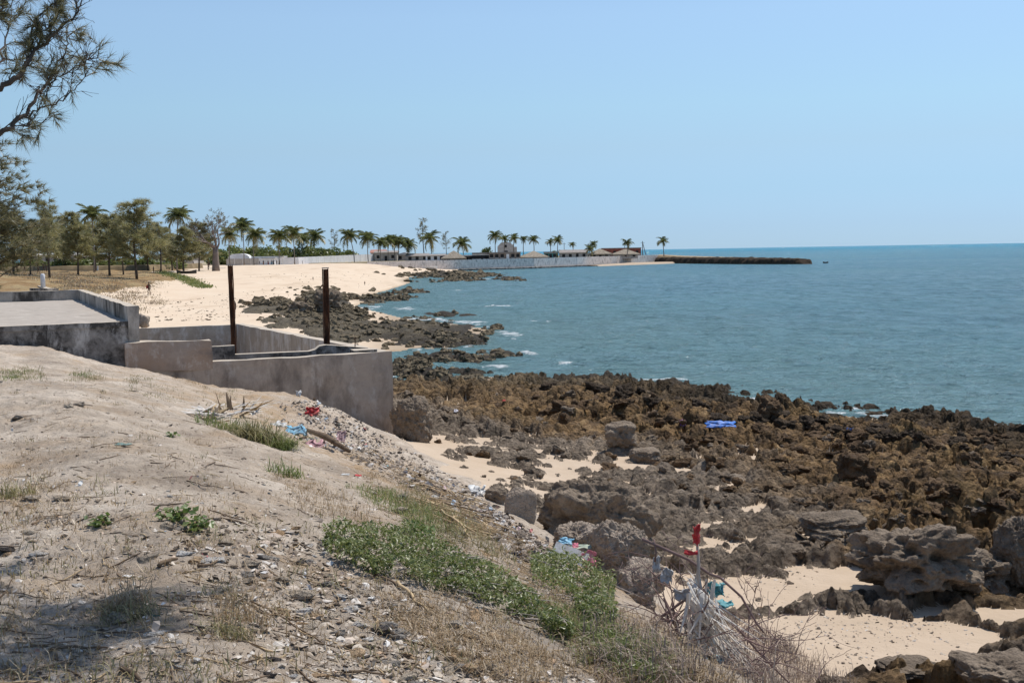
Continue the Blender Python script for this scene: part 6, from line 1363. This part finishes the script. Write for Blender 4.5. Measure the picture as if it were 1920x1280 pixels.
# ------------------------------------------------------------------ people
SKIN = simple('dark_skin', (.075,.042,.028), .6, .1)
def body_mesh(pose, seed):
    s_ = pose == 'walk'; V = [(0,0,.93),(0,0,1.08),(0,-.01,1.26),(0,0,1.43),(0,0,1.50),(0,.02,1.60),(0,.01,1.71),
        (.17,0,1.40),(.24,.03 if s_ else 0,1.14),(.25,.16 if s_ else .05,.92),(.25,.20 if s_ else .06,.80),(-.17,0,1.40),(-.24,-.04,1.14),(-.26,.02,.92),(-.26,.04,.80),
        (.09,0,.88),(.10,.14 if s_ else .01,.49),(.10,.10 if s_ else 0,.09),(.11,.24 if s_ else .14,.04),(-.09,0,.88),(-.10,-.02 if s_ else .01,.49),(-.10,-.24 if s_ else 0,.12),(-.11,-.12 if s_ else .14,.04)]
    E = [(0,1),(1,2),(2,3),(3,4),(4,5),(5,6),(3,7),(7,8),(8,9),(9,10),(3,11),(11,12),(12,13),(13,14),(0,15),(15,16),(16,17),(17,18),(0,19),(19,20),(20,21),(21,22)]
    r_ = [.15,.13,.15,.11,.05,.085,.07,.06,.045,.034,.04,.06,.045,.034,.04,.085,.058,.04,.035,.085,.058,.04,.035]
    me = bpy.data.meshes.new('body'); me.from_pydata(V, E, []); o = bpy.data.objects.new('tmp', me); COL.objects.link(o)
    o.modifiers.new('s', 'SKIN'); md = o.modifiers.new('u', 'SUBSURF'); md.levels = 1
    for i, d_ in enumerate(me.skin_vertices[0].data): d_.radius = (r_[i], r_[i] * (.75 if i < 4 else 1)); d_.use_root = (i == 0)
    dg = bpy.context.evaluated_depsgraph_get(); m2 = bpy.data.meshes.new_from_object(o.evaluated_get(dg)); bpy.data.objects.remove(o); m2.name = 'body'
    mi = []
    for f in m2.polygons:
        c_ = f.center; mi.append(2 if c_.z < .93 and abs(c_.x) < .21 and c_.z > .5 else (1 if .93 <= c_.z < 1.46 and not (abs(c_.x) > .2 and c_.z < 1.12) else 0))
    m2.polygons.foreach_set('material_index', mi); m2.polygons.foreach_set('use_smooth', [True] * len(mi)); return m2
BODY = {'walk': body_mesh('walk', 0), 'stand': body_mesh('stand', 1)}
def hair_mesh():
    bm = bmesh.new(); bmesh.ops.create_icosphere(bm, subdivisions=2, radius=.098)
    bmesh.ops.delete(bm, geom=[v for v in bm.verts if v.co.z < -.02 and v.co.y > -.02], context='VERTS'); me = bpy.data.meshes.new('hair'); bm.to_mesh(me); bm.free(); return me
HAIR = hair_mesh(); HAIR.materials.append(simple('black_hair', (.012,.010,.009), .8, .1))
def person(px, py, hpx, pose, shirt, trousers, label, rz=0, d=None, skirt=None, zg=None):
    p = hit(px, py, 60) if d is None else at(px, py, d)
    if zg is not None: p.z = zg
    elif d is not None: p.z = float(tz(p.x, p.y))
    h = hpx * p.y / FPX / 1.78; e = empty('person', p, rz, label, 'person'); e.scale = (h, h, h)
    me = BODY[pose].copy(); me.materials.clear()
    for m_ in (SKIN, shirt, trousers): me.materials.append(m_)
    link('body', me, None, e); o = link('hair', HAIR, None, e); o.location = (0, .005, 1.70)
    if skirt is not None:
        n_ = 14; mb = MB(); rings = []
        for z_, r_ in ((1.0, .15), (.8, .2), (.5, .24), (.18, .29)):
            o_ = len(mb.v); rings.append(o_); mb.v += [(math.cos(t * 6.283 / n_) * r_ * (1 + .06 * math.sin(t * 3)), math.sin(t * 6.283 / n_) * r_ * .8, z_) for t in range(n_)]
        for a_, b_ in zip(rings, rings[1:]):
            for t in range(n_): mb.f.append((a_ + t, a_ + (t + 1) % n_, b_ + (t + 1) % n_, b_ + t)); mb.m.append(0)
        mb.build('skirt', skirt, e, True)
    return e
fab = lambda n_, c_: simple(n_, c_, .9, .15, 8., .05)
F_BLK, F_RED, F_WHT, F_BLU, F_TEAL, F_ORG, F_GRY, F_GRN, F_NAV = fab('black_fabric', (.02,.02,.024)), fab('red_fabric', (.45,.05,.035)), fab('white_fabric', (.68,.68,.72)), fab('blue_fabric', (.10,.16,.42)), fab('teal_fabric', (.05,.22,.26)), fab('orange_fabric', (.55,.22,.12)), fab('grey_fabric', (.25,.24,.24)), fab('green_fabric', (.30,.42,.10)), fab('navy_fabric', (.03,.04,.10))
pe = person(280, 554, 25, 'walk', F_BLK, F_BLK, 'person in black walking on the sand carrying a dark red bag', 2.9)
mb = MB(); mb.prism([(.16, -.1), (.40, -.1), (.40, .08), (.16, .08)], .92, 1.28); mb.tube([(.2, 0, 1.27), (.2, -.02, 1.42), (.36, -.02, 1.42), (.36, 0, 1.27)], .014, 5)
bg_ = mb.build('shoulder_bag', fab('dark_red_bag', (.25,.03,.035))); bg_.location = pe.location; bg_.rotation_euler = pe.rotation_euler; bg_.scale = pe.scale; tag(bg_, 'dark red bag carried by the walking person in black', 'bag')
person(439, 600, 42, 'stand', F_WHT, F_BLU, 'person in white and blue half hidden behind the thin post', 1.0)
person(737, 543, 14, 'stand', F_RED, F_RED, 'person in red at the edge of the water', .4, d=176, skirt=F_RED); person(684, 535, 8, 'stand', F_GRY, F_BLK, 'small figure on wet sand left of the person in red', .2); person(587, 526, 7.5, 'stand', F_GRY, F_NAV, 'lone distant figure in the middle of the beach', 0)
person(574, 578, 22, 'stand', F_ORG, F_GRY, 'person in tan standing on rocks left of the tall rock stack', 2.)
for px, py, hp, sh, tr, sk, lab in ((487, 498, 8, F_GRN, F_BLK, None, 'person in lime green by the white wall'), (494, 498, 9, F_RED, F_BLK, F_ORG, 'woman in red and orange by the white wall'), (503, 498, 9, F_RED, F_GRY, F_RED, 'person in dark red by the white wall right of the orange one'), (510, 498, 9.5, F_TEAL, F_TEAL, F_TEAL, 'person in a teal robe by the white wall'), (513.5, 498, 9.5, F_NAV, F_BLK, F_BLK, 'person in navy close beside the teal robe'), (519, 498, 8.5, F_BLK, F_BLK, None, 'slim person in black by the white wall'), (524.5, 498, 9, F_NAV, F_GRY, None, 'last person of the group by the white wall, in navy'), (567, 496, 8, F_NAV, F_BLK, None, 'single person in dark blue by the white wall right of the group')):
    person(px, py, hp, 'stand', sh, tr, lab, R.uniform(0, 6), d=384 if px < 540 else 395, skirt=sk)
for px, py, hp, sh, tr, lab in ((123, 507, 17, F_ORG, F_GRY, 'person in an orange shirt standing under the beach trees'), (32, 509, 17, F_WHT, F_NAV, 'person in white at the far left under the trees'), (46, 509, 16, F_RED, F_BLK, 'person in dark red next to the one in white at far left'), (82, 509, 16, F_TEAL, F_BLK, 'person in teal by the trunk left of the red one'), (87, 509, 16, F_RED, F_GRN, 'person in red and green under the beach trees'), (72, 513, 16, F_NAV, F_WHT, 'person in navy with white trousers below the white-roofed shed'), (288, 512, 13, F_BLK, F_BLK, 'person in black at the foot of a beach tree'), (363, 502, 12, F_RED, F_NAV, 'person in red walking under the trees near the baobab'), (392, 502, 12, F_NAV, F_WHT, 'person in navy and white left of the baobab trunk')):
    person(px, py, hp, R.choice(('walk', 'stand')), sh, tr, lab, R.uniform(0, 6))
# white blocks of the low barrier under the trees
for i, px in enumerate((167, 171.5, 176, 183)):
    p = hit(px, 507, 60); s_ = p.y / FPX; mb = MB(); mb.add([(-1.6*s_,-.4*s_,0),(1.6*s_,-.4*s_,0),(1.6*s_,.8*s_,0),(-1.6*s_,.8*s_,0),(-.3*s_,-.3*s_,9*s_),(1.8*s_,-.3*s_,9*s_),(1.8*s_,.5*s_,9*s_),(-.3*s_,.5*s_,9*s_)],[(0,1,5,4),(1,2,6,5),(2,3,7,6),(3,0,4,7),(4,5,6,7)])
    tag(mb.build('barrier_block', M_WHITE, None, False, p), ['leftmost leaning white barrier block under the trees', 'second leaning white barrier block from the left', 'third leaning white barrier block from the left', 'rightmost white barrier block under the trees'][i], 'barrier block', 'white barrier blocks')
